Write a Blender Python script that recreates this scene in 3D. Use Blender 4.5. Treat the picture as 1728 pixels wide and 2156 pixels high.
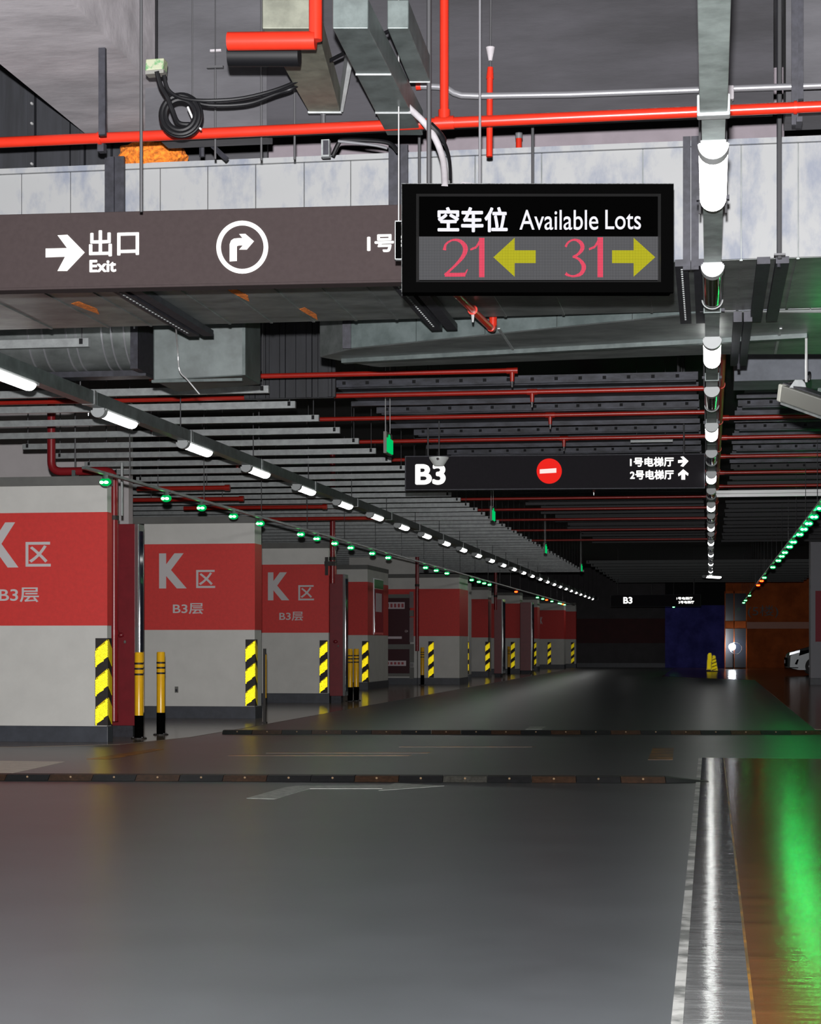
import bpy, bmesh, math, random
from mathutils import Vector, Matrix

random.seed(7)
S = bpy.context.scene
COL = S.collection
for o in list(bpy.data.objects):
    bpy.data.objects.remove(o)

# ------------------------------------------------------------------ camera
FOC, IW, IH = 4000.0, 1728, 2156          # focal length in pixels, picture size
CAMH, HOR, VPX = 1.1, 1355.0, 1495.0      # eye height, horizon row, vanishing column of the aisle
TH = math.atan((VPX - IW / 2) / FOC)
CT, ST = math.cos(TH), math.sin(TH)
cd = bpy.data.cameras.new('camera')
cam = bpy.data.objects.new('camera', cd)
COL.objects.link(cam)
cam.location = (0, 0, CAMH)
cam.rotation_euler = (math.pi / 2, 0, TH)
cd.sensor_fit = 'HORIZONTAL'
cd.sensor_width = 36.0
cd.lens = 36.0 * FOC / IW
cd.shift_y = (HOR - IH / 2) / IW
cd.clip_start, cd.clip_end = 0.05, 400
S.camera = cam

# ------------------------------------------------------------------ world, flash, exposure
wd = bpy.data.worlds.new('world')
S.world = wd
wd.use_nodes = True
wd.node_tree.nodes['Background'].inputs[0].default_value = (0.8, 0.9, 1.0, 1)
wd.node_tree.nodes['Background'].inputs[1].default_value = 0.02
S.view_settings.view_transform = 'Standard'
S.view_settings.look = 'None'
S.view_settings.gamma = 1.0
S.view_settings.use_curve_mapping = False
S.view_settings.exposure = 0.0


def lamp(name, kind, loc, energy, color=(1, 1, 1), radius=0.05, rot=(0, 0, 0), size=None):
    l = bpy.data.lights.new(name, kind)
    l.energy = energy
    l.color = color
    if kind == 'AREA':
        l.shape = 'RECTANGLE'
        l.size, l.size_y = size
    else:
        l.shadow_soft_size = radius
    o = bpy.data.objects.new(name, l)
    o.location = loc
    o.rotation_euler = rot
    COL.objects.link(o)
    return o


FLASH = 10000.0          # the photographer's flash, just above the lens
LAMP = 13.0             # radiance of a lit tube
fl = lamp('flash_lamp', 'SPOT', (-0.02, -0.05, 1.36), FLASH, (1.0, 0.99, 1.0), 0.04, (math.pi / 2 + 0.07, 0, TH))
fl.data.spot_size = math.radians(75)
fl.data.spot_blend = 0.6
# tube rows go on behind the photographer over the same aisle (outside the frame)
lamp('rear_tube_lamp', 'AREA', (0.0, -4.0, 3.05), 50, (0.95, 1, 0.98), size=(0.2, 6))
lamp('rear_tube_lamp.001', 'AREA', (-5.13, -1.0, 3.05), 460, (0.95, 1, 0.98), size=(0.2, 12))


# ------------------------------------------------------------------ pixel helpers (photo pixels -> world points at a real depth)
def _t(px):
    return math.tan(math.atan((px - IW / 2) / FOC) - TH)


def W(px, py, d):
    r = (px - IW / 2) / FOC * d
    return Vector((r * CT - d * ST, r * ST + d * CT, CAMH + (HOR - py) / FOC * d))


def dY(px, Y):
    return Y * (CT - _t(px) * ST)


def WY(px, py, Y):
    return W(px, py, dY(px, Y))


def WF(px, py):
    p = W(px, py, FOC * CAMH / (py - HOR))
    p.z = 0
    return p


def XY(px, Y):
    return _t(px) * Y


def YX(px, X):
    return X / _t(px)


def ZY(px, py, Y):
    return CAMH + (HOR - py) / FOC * dY(px, Y)


# ------------------------------------------------------------------ materials
MATS = {}


def mat(name, col, rough=0.5, metal=0.0, var=0.0, scale=8.0, bump=0.0, bscale=60.0, spec=0.5, emit=None, estr=0.0,
        stretch=None, col2=None, lo=0.35, hi=0.65, rvar=0.0):
    if name in MATS:
        return MATS[name]
    m = bpy.data.materials.new(name)
    m.use_nodes = True
    nt = m.node_tree
    b = nt.nodes['Principled BSDF']
    b.inputs['Base Color'].default_value = (*col, 1)
    b.inputs['Roughness'].default_value = rough
    b.inputs['Metallic'].default_value = metal
    b.inputs['Specular IOR Level'].default_value = spec
    if emit:
        b.inputs['Emission Color'].default_value = (*emit, 1)
        b.inputs['Emission Strength'].default_value = estr
    tc = nt.nodes.new('ShaderNodeTexCoord')
    mp = nt.nodes.new('ShaderNodeMapping')
    geo = nt.nodes.new('ShaderNodeNewGeometry')
    nt.links.new(geo.outputs['Position'], mp.inputs['Vector'])
    if stretch:
        mp.inputs['Scale'].default_value = stretch
    if var or col2 or rvar:
        n = nt.nodes.new('ShaderNodeTexNoise')
        n.inputs['Scale'].default_value = scale
        n.inputs['Detail'].default_value = 6
        n.inputs['Roughness'].default_value = 0.62
        nt.links.new(mp.outputs[0], n.inputs['Vector'])
        rp = nt.nodes.new('ShaderNodeValToRGB')
        c2 = col2 if col2 else tuple(min(1, c * (1 + var)) for c in col)
        c1 = col if col2 else tuple(c * (1 - var) for c in col)
        rp.color_ramp.elements[0].position, rp.color_ramp.elements[1].position = lo, hi
        rp.color_ramp.elements[0].color = (*c1, 1)
        rp.color_ramp.elements[1].color = (*c2, 1)
        nt.links.new(n.outputs['Fac'], rp.inputs[0])
        nt.links.new(rp.outputs[0], b.inputs['Base Color'])
        if rvar:
            mr = nt.nodes.new('ShaderNodeMapRange')
            mr.inputs[1].default_value, mr.inputs[2].default_value = 0.3, 0.7
            mr.inputs[3].default_value, mr.inputs[4].default_value = rough - rvar, rough + rvar
            nt.links.new(n.outputs['Fac'], mr.inputs[0])
            nt.links.new(mr.outputs[0], b.inputs['Roughness'])
    if bump:
        n2 = nt.nodes.new('ShaderNodeTexNoise')
        n2.inputs['Scale'].default_value = bscale
        n2.inputs['Detail'].default_value = 4
        nt.links.new(mp.outputs[0], n2.inputs['Vector'])
        bp = nt.nodes.new('ShaderNodeBump')
        bp.inputs['Strength'].default_value = bump
        bp.inputs['Distance'].default_value = 0.01
        nt.links.new(n2.outputs['Fac'], bp.inputs['Height'])
        nt.links.new(bp.outputs[0], b.inputs['Normal'])
    MATS[name] = m
    return m


def emis(name, col, s):
    if name in MATS:
        return MATS[name]
    m = bpy.data.materials.new(name)
    m.use_nodes = True
    nt = m.node_tree
    for n in list(nt.nodes):
        nt.nodes.remove(n)
    e = nt.nodes.new('ShaderNodeEmission')
    e.inputs[0].default_value = (*col, 1)
    e.inputs[1].default_value = s
    out = nt.nodes.new('ShaderNodeOutputMaterial')
    nt.links.new(e.outputs[0], out.inputs[0])
    MATS[name] = m
    return m


M_asphalt = mat('asphalt', (0.078, 0.085, 0.092), 0.35, var=0.10, scale=1.2, spec=0.8)
M_strip = mat('polished_concrete', (0.15, 0.155, 0.155), 0.085, var=0.25, scale=2.2, bump=0.2, bscale=8, stretch=(0.35, 2.6, 1))
M_brown = mat('brown_epoxy', (0.155, 0.060, 0.019), 0.16, var=0.25, scale=2, bump=0.12, bscale=8, stretch=(0.3, 2.6, 1))
M_beige = mat('beige_epoxy', (0.20, 0.155, 0.12), 0.14, var=0.12, scale=1.5, bump=0.05, bscale=7)
M_conc = mat('bare_concrete', (0.062, 0.061, 0.067), 0.85, var=0.25, scale=2.5, bump=0.2, bscale=30, stretch=(0.4, 1, 1.6))
M_concdk = mat('dark_concrete', (0.027, 0.026, 0.030), 0.85, var=0.35, scale=2.2, bump=0.2, bscale=30, stretch=(0.35, 1, 1.6))
M_concpk = mat('pinkish_plaster', (0.22, 0.19, 0.21), 0.9, var=0.08, scale=5)
M_slab = mat('slab_light_concrete', (0.33, 0.31, 0.325), 0.85, var=0.22, scale=4, bump=0.15, bscale=30, stretch=(0.5, 1, 1))
M_black = mat('shade_black_soffit', (0.006, 0.006, 0.008), 0.9)  # shade above the bars and trays is put into this ceiling colour
M_duct = mat('galvanised_duct_front', (0.17, 0.186, 0.225), 0.6, 0.0, scale=7, col2=(0.27, 0.275, 0.277), lo=0.36, hi=0.54,
             stretch=(1, 1, 0.5))
M_ductb = mat('galvanised_sheet', (0.15, 0.165, 0.16), 0.45, 0.7, scale=5, col2=(0.28, 0.30, 0.295), stretch=(0.6, 1, 1))
M_duct2 = mat('greenish_duct_sheet', (0.075, 0.095, 0.093), 0.45, 0.2, scale=5, col2=(0.14, 0.17, 0.168))
M_rtray = mat('bright_zinc_tray', (0.20, 0.235, 0.225), 0.5, 0.2, var=0.3, scale=6)
M_plen = mat('greenish_plenum_sheet', (0.07, 0.085, 0.083), 0.45, 0.2, var=0.25, scale=6)
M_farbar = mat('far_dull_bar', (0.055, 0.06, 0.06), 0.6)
M_chan2 = mat('far_channel_dimmed', (0.010, 0.010, 0.013), 0.6)  # darker copy of the channel steel, dimness of the far ceiling painted in
M_feed = mat('feed_pipe_red', (0.55, 0.028, 0.016), 0.55)
M_galv = mat('galvanised_steel', (0.30, 0.32, 0.32), 0.45, 0.55, var=0.25, scale=12)
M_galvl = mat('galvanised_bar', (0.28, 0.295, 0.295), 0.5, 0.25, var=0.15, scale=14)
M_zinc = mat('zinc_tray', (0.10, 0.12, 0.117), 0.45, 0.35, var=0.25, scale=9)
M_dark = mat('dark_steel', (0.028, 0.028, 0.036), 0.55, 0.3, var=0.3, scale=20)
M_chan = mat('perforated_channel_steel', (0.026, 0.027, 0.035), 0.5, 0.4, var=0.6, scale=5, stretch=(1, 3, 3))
M_hole = mat('hole_black', (0.003, 0.003, 0.004), 0.9)
M_ribs = mat('ribbed_dark_sheet', (0.015, 0.016, 0.020), 0.6, 0.1, var=0.3, scale=6, stretch=(3, 1, 0.3))
M_red = mat('red_pipe_paint', (0.46, 0.022, 0.009), 0.28, var=0.05, scale=10)
M_red2 = mat('dark_red_branch_paint', (0.30, 0.014, 0.008), 0.32, var=0.08, scale=10)
M_redw = mat('red_wall_paint', (0.66, 0.036, 0.03), 0.6, var=0.06, scale=20)
M_cab = mat('dark_red_cabinet_paint', (0.17, 0.008, 0.014), 0.35, var=0.1, scale=10)
M_white = mat('white_wall_paint', (0.62, 0.61, 0.575), 0.65, var=0.04, scale=3)
M_skirt = mat('dark_skirting_paint', (0.05, 0.055, 0.068), 0.45, var=0.15, scale=8)
M_letter = mat('grey_lettering_paint', (0.60, 0.57, 0.57), 0.7)
M_yel = mat('reflective_yellow', (0.95, 0.72, 0.01), 0.35, var=0.04, scale=30)
M_retro = mat('prismatic_yellow_sheeting', (1.0, 0.92, 0.22), 0.3, 1.0)
M_boll = mat('bollard_yellow', (0.86, 0.46, 0.012), 0.25, var=0.04, scale=20)
M_rub = mat('black_rubber', (0.018, 0.014, 0.012), 0.6, var=0.2, scale=30)
M_blk = mat('satin_black', (0.0012, 0.0012, 0.0012), 0.9, spec=0.0)
M_blk2 = mat('black_bevel', (0.0006, 0.0006, 0.0006), 0.9, spec=0.0)
M_signb = mat('brown_grey_sign_face', (0.044, 0.0335, 0.0335), 0.9, spec=0.08, var=0.06, scale=40)
M_signd = mat('dark_sign_face', (0.020, 0.0185, 0.0215), 0.9, spec=0.05, var=0.06, scale=40)
M_wht = mat('white_plastic', (0.34, 0.355, 0.355), 0.5)
M_lit = emis('lit_tube', (1.0, 1.0, 0.97), LAMP)
M_off = mat('dark_tube_lens', (0.022, 0.026, 0.012), 0.08, spec=0.7)
M_txt = emis('backlit_white', (1.0, 0.99, 0.95), 1.6)
M_disp = emis('display_white', (0.95, 0.94, 1.0), 1.0)
M_noent = emis('backlit_red', (0.85, 0.02, 0.015), 1.0)
M_noentw = emis('backlit_bar', (1, 0.82, 0.78), 1.0)
M_gcore = emis('green_led_core', (0.14, 1.0, 0.26), 22.0)
M_gcore2 = emis('green_led_core_near', (0.02, 1.0, 0.17), 120.0)
M_gshell = emis('green_led_dome', (0.0, 0.42, 0.085), 1.1)
M_rcore = emis('red_led_core', (1.0, 0.12, 0.01), 9.0)
M_rshell = emis('red_led_dome', (0.9, 0.03, 0.01), 1.0)
M_exit = emis('green_exit_face', (0.0, 0.5, 0.12), 1.1)
M_cable = mat('black_cable', (0.004, 0.004, 0.005), 0.5, spec=0.25)
M_gry = mat('grey_plastic', (0.14, 0.14, 0.125), 0.5)
M_junc = mat('junction_box_paint', (0.26, 0.28, 0.19), 0.6, scale=40, col2=(0.08, 0.20, 0.08), lo=0.5, hi=0.62)
M_wool = mat('orange_wool', (0.62, 0.16, 0.012), 0.95, var=0.5, scale=45, bump=1.0, bscale=50)
M_rod = mat('hanger_rod', (0.10, 0.10, 0.105), 0.4, 0.5)
M_rodl = mat('light_rod', (0.5, 0.5, 0.5), 0.35, 0.4)
M_pipegrey = mat('steel_conduit', (0.33, 0.33, 0.35), 0.28, 0.6)
M_pale = mat('worn_white_paint', (0.28, 0.30, 0.28), 0.45, scale=18, col2=(0.55, 0.56, 0.52))
M_edge = mat('worn_white_edge', (0.12, 0.125, 0.12), 0.35, scale=5, col2=(0.5, 0.5, 0.48), lo=0.42, hi=0.6)
M_oran = mat('orange_line_paint', (0.12, 0.055, 0.015), 0.4, scale=4, col2=(0.36, 0.15, 0.01), lo=0.45, hi=0.6)
M_bump_k = mat('speed_hump_black', (0.012, 0.012, 0.013), 0.55, var=0.3, scale=30)
M_bump_y = mat('speed_hump_brown', (0.045, 0.022, 0.012), 0.55, var=0.4, scale=30)
M_bump_g = mat('speed_hump_worn_grey', (0.06, 0.058, 0.05), 0.5, var=0.4, scale=40)
M_stud = mat('reflector_stud', (0.25, 0.17, 0.10), 0.35)
M_blue = mat('blue_far_shutter', (0.08, 0.08, 0.40), 0.7, spec=0.1, var=0.3, scale=1.5)
M_wood = mat('brown_wall_panel', (0.55, 0.125, 0.03), 0.7, spec=0.1, var=0.25, scale=1.2)
M_woodl = mat('orange_band', (0.55, 0.16, 0.06), 0.4)
M_fard = mat('far_wall_paint', (0.055, 0.05, 0.055), 0.7, var=0.15, scale=2)
M_farr = mat('far_wall_maroon', (0.05, 0.006, 0.008), 0.7, var=0.2, scale=2)
M_glass = mat('dark_glass', (0.012, 0.018, 0.035), 0.06, spec=0.3)
M_chrome = mat('chrome', (0.75, 0.76, 0.78), 0.15, 0.9)
M_car = mat('silver_car_paint', (0.30, 0.32, 0.33), 0.3, 0.1)
M_headl = emis('bright_lamp', (0.9, 0.95, 1.0), 40.0)
M_sign_w = mat('pale_sign_panel', (0.62, 0.52, 0.56), 0.5)
M_sgtext = mat('red_sign_print', (0.35, 0.04, 0.05), 0.6)
M_wallk = mat('wall_grey_paint', (0.10, 0.10, 0.105), 0.8, var=0.1, scale=2)


def led_mat(name, col, s, pitch=0.0075):
    m = bpy.data.materials.new(name)
    m.use_nodes = True
    nt = m.node_tree
    for n in list(nt.nodes):
        nt.nodes.remove(n)
    tc = nt.nodes.new('ShaderNodeTexCoord')
    sx = nt.nodes.new('ShaderNodeSeparateXYZ')
    nt.links.new(tc.outputs['Object'], sx.inputs[0])
    outs = []
    for k in ('X', 'Z'):
        a = nt.nodes.new('ShaderNodeMath')
        a.operation = 'PINGPONG'
        a.inputs[1].default_value = pitch / 2
        nt.links.new(sx.outputs[k], a.inputs[0])
        c = nt.nodes.new('ShaderNodeMath')
        c.operation = 'GREATER_THAN'
        c.inputs[1].default_value = pitch * 0.13
        nt.links.new(a.outputs[0], c.inputs[0])
        outs.append(c)
    mu = nt.nodes.new('ShaderNodeMath')
    mu.operation = 'MULTIPLY'
    nt.links.new(outs[0].outputs[0], mu.inputs[0])
    nt.links.new(outs[1].outputs[0], mu.inputs[1])
    mr = nt.nodes.new('ShaderNodeMapRange')
    mr.inputs[3].default_value, mr.inputs[4].default_value = 0.35 * s, s
    nt.links.new(mu.outputs[0], mr.inputs[0])
    e = nt.nodes.new('ShaderNodeEmission')
    e.inputs[0].default_value = (*col, 1)
    nt.links.new(mr.outputs[0], e.inputs[1])
    out = nt.nodes.new('ShaderNodeOutputMaterial')
    nt.links.new(e.outputs[0], out.inputs[0])
    return m


M_grid = led_mat('led_grid_grey', (0.17, 0.17, 0.18), 0.9)
M_lred = led_mat('led_pixels_red', (1.0, 0.10, 0.17), 1.15)
M_lyel = led_mat('led_pixels_yellow', (0.66, 0.62, 0.03), 1.0)


# ------------------------------------------------------------------ mesh builder
class MB:
    def __init__(s):
        s.v, s.f = [], []

    def add(s, vs, fs):
        o = len(s.v)
        s.v += [Vector(p) for p in vs]
        s.f += [tuple(i + o for i in f) for f in fs]
        return s

    def box(s, x0, x1, y0, y1, z0, z1):
        return s.hexa([(x0, y0, z0), (x1, y0, z0), (x1, y1, z0), (x0, y1, z0), (x0, y0, z1), (x1, y0, z1), (x1, y1, z1), (x0, y1, z1)])

    def hexa(s, p):
        return s.add(p, [(0, 3, 2, 1), (4, 5, 6, 7), (0, 1, 5, 4), (1, 2, 6, 5), (2, 3, 7, 6), (3, 0, 4, 7)])

    def slabbar(s, a, b, w, h):
        """box from a to b (bottom centre line), w wide, h high"""
        a, b = Vector(a), Vector(b)
        d = (b - a)
        n = Vector((-d.y, d.x, 0)).normalized() * w / 2
        up = Vector((0, 0, h))
        return s.hexa([a - n, b - n, b + n, a + n, a - n + up, b - n + up, b + n + up, a + n + up])

    def prism(s, poly, off):
        """planar polygon (3D points) extruded by vector off"""
        n = len(poly)
        off = Vector(off)
        P = [Vector(p) for p in poly]
        fs = [tuple(range(n))[::-1], tuple(range(n, 2 * n))]
        fs += [(i, (i + 1) % n, n + (i + 1) % n, n + i) for i in range(n)]
        return s.add(P + [p + off for p in P], fs)

    def tube(s, pts, r, n=10, cap=True):
        pts = [Vector(p) for p in pts]
        rs = r if isinstance(r, (list, tuple)) else [r] * len(pts)
        rings = []
        prev = None
        for i, p in enumerate(pts):
            if i == 0:
                d = pts[1] - p
            elif i == len(pts) - 1:
                d = p - pts[i - 1]
            else:
                d = (pts[i + 1] - p).normalized() + (p - pts[i - 1]).normalized()
            d.normalize()
            if prev is None:
                u = d.cross(Vector((0, 0, 1)))
                if u.length < 1e-3:
                    u = d.cross(Vector((1, 0, 0)))
            else:
                u = prev - d * prev.dot(d)
            u.normalize()
            prev = u
            w = d.cross(u)
            rings.append([p + (u * math.cos(2 * math.pi * k / n) + w * math.sin(2 * math.pi * k / n)) * rs[i] for k in range(n)])
        vs = [q for rg in rings for q in rg]
        fs = []
        for i in range(len(rings) - 1):
            for k in range(n):
                a, b = i * n + k, i * n + (k + 1) % n
                fs.append((a, b, b + n, a + n))
        if cap:
            fs.append(tuple(range(n))[::-1])
            fs.append(tuple(range((len(rings) - 1) * n, len(rings) * n)))
        return s.add(vs, fs)

    def ell(s, c, rx, ry, rz, nu=12, nv=8):
        vs = [(c[0], c[1], c[2] - rz)]
        for j in range(1, nv):
            t = math.pi * j / nv
            for i in range(nu):
                a = 2 * math.pi * i / nu
                vs.append((c[0] + rx * math.sin(t) * math.cos(a), c[1] + ry * math.sin(t) * math.sin(a), c[2] - rz * math.cos(t)))
        vs.append((c[0], c[1], c[2] + rz))
        fs = [(0, 1 + (i + 1) % nu, 1 + i) for i in range(nu)]
        for j in range(nv - 2):
            for i in range(nu):
                a, b = 1 + j * nu + i, 1 + j * nu + (i + 1) % nu
                fs.append((a, b, b + nu, a + nu))
        L = len(vs) - 1
        fs += [(L, L - nu + i, L - nu + (i + 1) % nu) for i in range(nu)]
        return s.add(vs, fs)

    def build(s, name, m, parent=None, bevel=0.0, smooth=False, loc=None):
        off = Vector((0, 0, 0))
        p = parent
        while p is not None:
            off = off + Vector(p.location)
            p = p.parent
        if loc is not None:
            off = Vector(loc)
        me = bpy.data.meshes.new(name)
        me.from_pydata([tuple(v - off) for v in s.v], [], s.f)
        bm = bmesh.new()
        bm.from_mesh(me)
        bmesh.ops.recalc_face_normals(bm, faces=bm.faces)
        bm.to_mesh(me)
        bm.free()
        me.materials.append(m)
        o = bpy.data.objects.new(name, me)
        COL.objects.link(o)
        o.parent = parent
        if loc is not None and parent is None:
            o.location = loc
        if smooth:
            for q in me.polygons:
                q.use_smooth = True
            me.set_sharp_from_angle(angle=math.radians(40))
        if bevel:
            b = o.modifiers.new('bevel', 'BEVEL')
            b.width = bevel
            b.segments = 2
            b.limit_method = 'ANGLE'
        return o


def tag(o, label, cat, group=None):
    o['label'] = label
    o['category'] = cat
    if group:
        o['group'] = group
    return o


def thing(name, loc, label, cat, group=None):
    o = bpy.data.objects.new(name, None)
    o.empty_display_size = 0.1
    COL.objects.link(o)
    o.location = loc
    return tag(o, label, cat, group)


def struct(o):
    o['kind'] = 'structure'
    return o


def copy_tree(src, loc, label=None, rz=None):
    def rec(o, par):
        c = o.copy()
        COL.objects.link(c)
        c.parent = par
        for ch in o.children:
            rec(ch, c)
        return c
    r = rec(src, None)
    r.location = loc
    if rz is not None:
        r.rotation_euler = (0, 0, rz)
    if label:
        r['label'] = label
    return r


def prism_sheet(poly2, O, U, V, N, s):
    """cube-corner prismatic sheeting (retroreflective tape) filling a convex polygon given in (u, v)"""
    L = s * math.sqrt(2 / 3)
    hh = s / math.sqrt(3)
    U, V, N, O = Vector(U), Vector(V), Vector(N), Vector(O)

    def inside(x, y):
        c = 0
        n = len(poly2)
        for i in range(n):
            (x0, y0), (x1, y1) = poly2[i], poly2[(i + 1) % n]
            cr = (x1 - x0) * (y - y0) - (y1 - y0) * (x - x0)
            if cr < 0:
                return False
        return True
    xs, ys = [p[0] for p in poly2], [p[1] for p in poly2]
    idx, vs, fs = {}, [], []

    def vert(i, j):
        if (i, j) not in idx:
            idx[(i, j)] = len(vs)
            x, y = min(xs) + i * L + j * L / 2, min(ys) + j * L * math.sqrt(3) / 2
            vs.append(O + U * x + V * y + N * (((i - j) % 3) * hh))
        return idx[(i, j)]
    nj = int((max(ys) - min(ys)) / (L * 0.866)) + 2
    for j in range(nj):
        for i in range(-j // 2 - 2, int((max(xs) - min(xs)) / L) + 3):
            if (i - j) % 3:
                continue
            x, y = min(xs) + i * L + j * L / 2, min(ys) + j * L * math.sqrt(3) / 2
            if not inside(x, y):
                continue
            fs.append((vert(i, j), vert(i + 1, j), vert(i, j + 1), vert(i - 1, j + 1)))
            fs.append((vert(i, j), vert(i - 1, j + 1), vert(i - 1, j), vert(i, j - 1)))
            fs.append((vert(i, j), vert(i, j - 1), vert(i + 1, j - 1), vert(i + 1, j)))
    return MB().add(vs, fs)


ORD = ['first', 'second', 'third', 'fourth', 'fifth', 'sixth', 'seventh', 'eighth', 'ninth', 'tenth', 'eleventh', 'twelfth',
       'thirteenth', 'fourteenth', 'fifteenth', 'sixteenth', 'seventeenth', 'eighteenth', 'nineteenth', 'twentieth']
ORD += ['twenty-' + w for w in ORD[:9]] + ['thirtieth'] + ['thirty-' + w for w in ORD[:9]] + ['fortieth'] + ['forty-' + w for w in ORD[:9]]


# ------------------------------------------------------------------ lettering
_tc = bpy.data.curves.new('lettering', 'FONT')
_to = bpy.data.objects.new('lettering_source', _tc)


def text_geo(body, bold=0.0):
    _tc.body = body
    _tc.offset = bold
    COL.objects.link(_to)
    dg = bpy.context.evaluated_depsgraph_get()
    dg.update()
    ev = _to.evaluated_get(dg)
    me = ev.to_mesh()
    vs = [(v.co.x, v.co.y) for v in me.vertices]
    fs = [tuple(p.vertices) for p in me.polygons]
    ev.to_mesh_clear()
    COL.objects.unlink(_to)
    return vs, fs


def flat(mb, vs, fs, O, U, V, N, w, h):
    """map a flat 2D mesh into the rectangle O + U*w, O + V*h; N is the outward normal offset"""
    x0, x1 = min(v[0] for v in vs), max(v[0] for v in vs)
    y0, y1 = min(v[1] for v in vs), max(v[1] for v in vs)
    O, U, V, N = Vector(O), Vector(U).normalized(), Vector(V).normalized(), Vector(N)
    mb.add([O + U * ((v[0] - x0) / (x1 - x0) * w) + V * ((v[1] - y0) / (y1 - y0) * h) + N for v in vs], fs)
    return mb


def text(name, body, O, U, V, N, w, h, m, parent, bold=0.0, thick=0.0):
    vs, fs = text_geo(body, thick)
    if bold:
        n0, V0, F0 = len(vs), list(vs), list(fs)
        for k in range(8):
            ca, sa = bold * math.cos(k * math.pi / 4), bold * math.sin(k * math.pi / 4)
            vs = vs + [(x + ca, y + sa) for x, y in V0]
            fs = fs + [tuple(i + n0 * (k + 1) for i in f) for f in F0]
    mb = MB()
    flat(mb, vs, fs, O, U, V, N, w, h)
    o = mb.build(name, m, parent)
    sm = o.modifiers.new('thickness', 'SOLIDIFY')
    sm.thickness = 0.003
    sm.offset = 0
    return o


def poly_plate(name, poly, O, U, V, N, m, parent, t=0.004):
    """polygon given in plane units from O along U, V; raised by N, t thick towards the viewer"""
    O, U, V = Vector(O), Vector(U).normalized(), Vector(V).normalized()
    nn = Vector(N)
    mb = MB()
    mb.prism([O + U * x + V * y for x, y in poly], nn.normalized() * t)
    for v in mb.v:
        v += nn
    return mb.build(name, m, parent)


def stroke_mesh(strokes):
    vs, fs = [], []
    for st in strokes:
        o = len(vs)
        n = len(st)
        for i, (x, y, w) in enumerate(st):
            a = st[max(0, i - 1)]
            b = st[min(n - 1, i + 1)]
            dx, dy = b[0] - a[0], b[1] - a[1]
            l = math.hypot(dx, dy) or 1
            nx, ny = -dy / l * w / 2, dx / l * w / 2
            vs += [(x + nx, y + ny), (x - nx, y - ny)]
        fs += [(o + 2 * i, o + 2 * i + 1, o + 2 * i + 3, o + 2 * i + 2) for i in range(n - 1)]
    return vs, fs


def catmull(pts, k=6):
    out = []
    for i in range(len(pts) - 1):
        p0, p1, p2, p3 = pts[max(0, i - 1)], pts[i], pts[i + 1], pts[min(len(pts) - 1, i + 2)]
        for j in range(k):
            t = j / k
            out.append(tuple(0.5 * (2 * p1[c] + (p2[c] - p0[c]) * t + (2 * p0[c] - 5 * p1[c] + 4 * p2[c] - p3[c]) * t * t +
                                    (3 * p1[c] - p0[c] - 3 * p2[c] + p3[c]) * t ** 3) for c in range(len(p1))))
    out.append(tuple(pts[-1]))
    return out


ZH = lambda ht: CAMH + ht     # height above the lens -> z
#@@STRUCT
# ------------------------------------------------------------------ the setting
CEIL = ZH(3.5)
FARY = 88.0
struct(MB().box(-16, 12, -12, FARY + 1, -0.2, 0.0).build('floor', M_asphalt))
struct(MB().prism([(-16, 19.35, 0), (-7.3, 19.25, 0), (-6.35, 19.95, 0), (-6.02, 21.6, 0), (-5.98, 24, 0), (-5.98, FARY, 0), (-16, FARY, 0)],
                  (0, 0, 0.004)).build('floor', M_beige))
struct(MB().box(0.13, 12, -12, 18.45, 0, 0.004).build('floor', M_brown))
struct(MB().box(1.32, 12, 24.8, FARY, 0, 0.004).build('floor', M_brown))
struct(MB().prism([(-1.6, 64, 0), (1.32, 58, 0), (1.32, FARY, 0), (-1.6, FARY, 0)], (0, 0, 0.003)).build('floor', M_brown))
fs = struct(MB().box(-0.112, 0.128, -6, 18.45, 0, 0.005).build('floor', M_strip))
MB().box(-0.112, -0.078, -6, 18.45, 0.005, 0.007).build('worn_white_edge', M_edge, fs)
MB().box(0.121, 0.131, -6, 18.45, 0.005, 0.007).build('orange_edge_line', M_oran, fs)

struct(MB().box(-16, 12, -12, 12.3, CEIL, CEIL + 0.2).build('ceiling', M_concdk))
struct(MB().box(-16, 12, 12.3, FARY + 1, CEIL, CEIL + 0.2).build('ceiling', M_black))
struct(MB().box(-16.3, -16, -12, FARY + 1, 0, CEIL).build('wall_left', M_wallk))
struct(MB().box(12, 12.3, -12, FARY + 1, 0, CEIL).build('wall_right', M_wallk))
struct(MB().box(-16, 12, -12.3, -12, 0, CEIL).build('wall_back', M_wallk))
xb = [XY(1400, FARY), XY(1527, FARY), XY(1578, FARY)]
wf = struct(MB().box(-16, xb[0], FARY, FARY + 0.3, 0, CEIL).build('wall_far', M_fard))
MB().box(-16, xb[0], FARY - 0.02, FARY, 1.12, 2.25).build('maroon_band', M_farr, wf)
MB().box(-16, xb[0], FARY - 0.03, FARY, 0, 0.2).build('dark_skirting', M_skirt, wf)
wb = struct(MB().box(xb[0], xb[1], FARY - 0.12, FARY + 0.3, 0, 2.85).build('wall_far', M_blue))
for k in range(6):
    w_ = (xb[1] - xb[0]) / 6
    MB().box(xb[0] + k * w_ + 0.012, xb[0] + (k + 1) * w_ - 0.012, FARY - 0.15, FARY - 0.12, 0.12, 2.8).build('shutter_panel', M_blue, wb)
struct(MB().box(xb[0], xb[1], FARY - 0.02, FARY + 0.3, 2.85, CEIL).build('wall_far', M_black))
wr = struct(MB().box(xb[1], 12, FARY, FARY + 0.3, 0, CEIL).build('wall_far', M_wood))
MB().box(xb[1] + 0.3, 12, FARY - 0.03, FARY, 1.78, 2.08).build('orange_band', M_woodl, wr)
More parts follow.
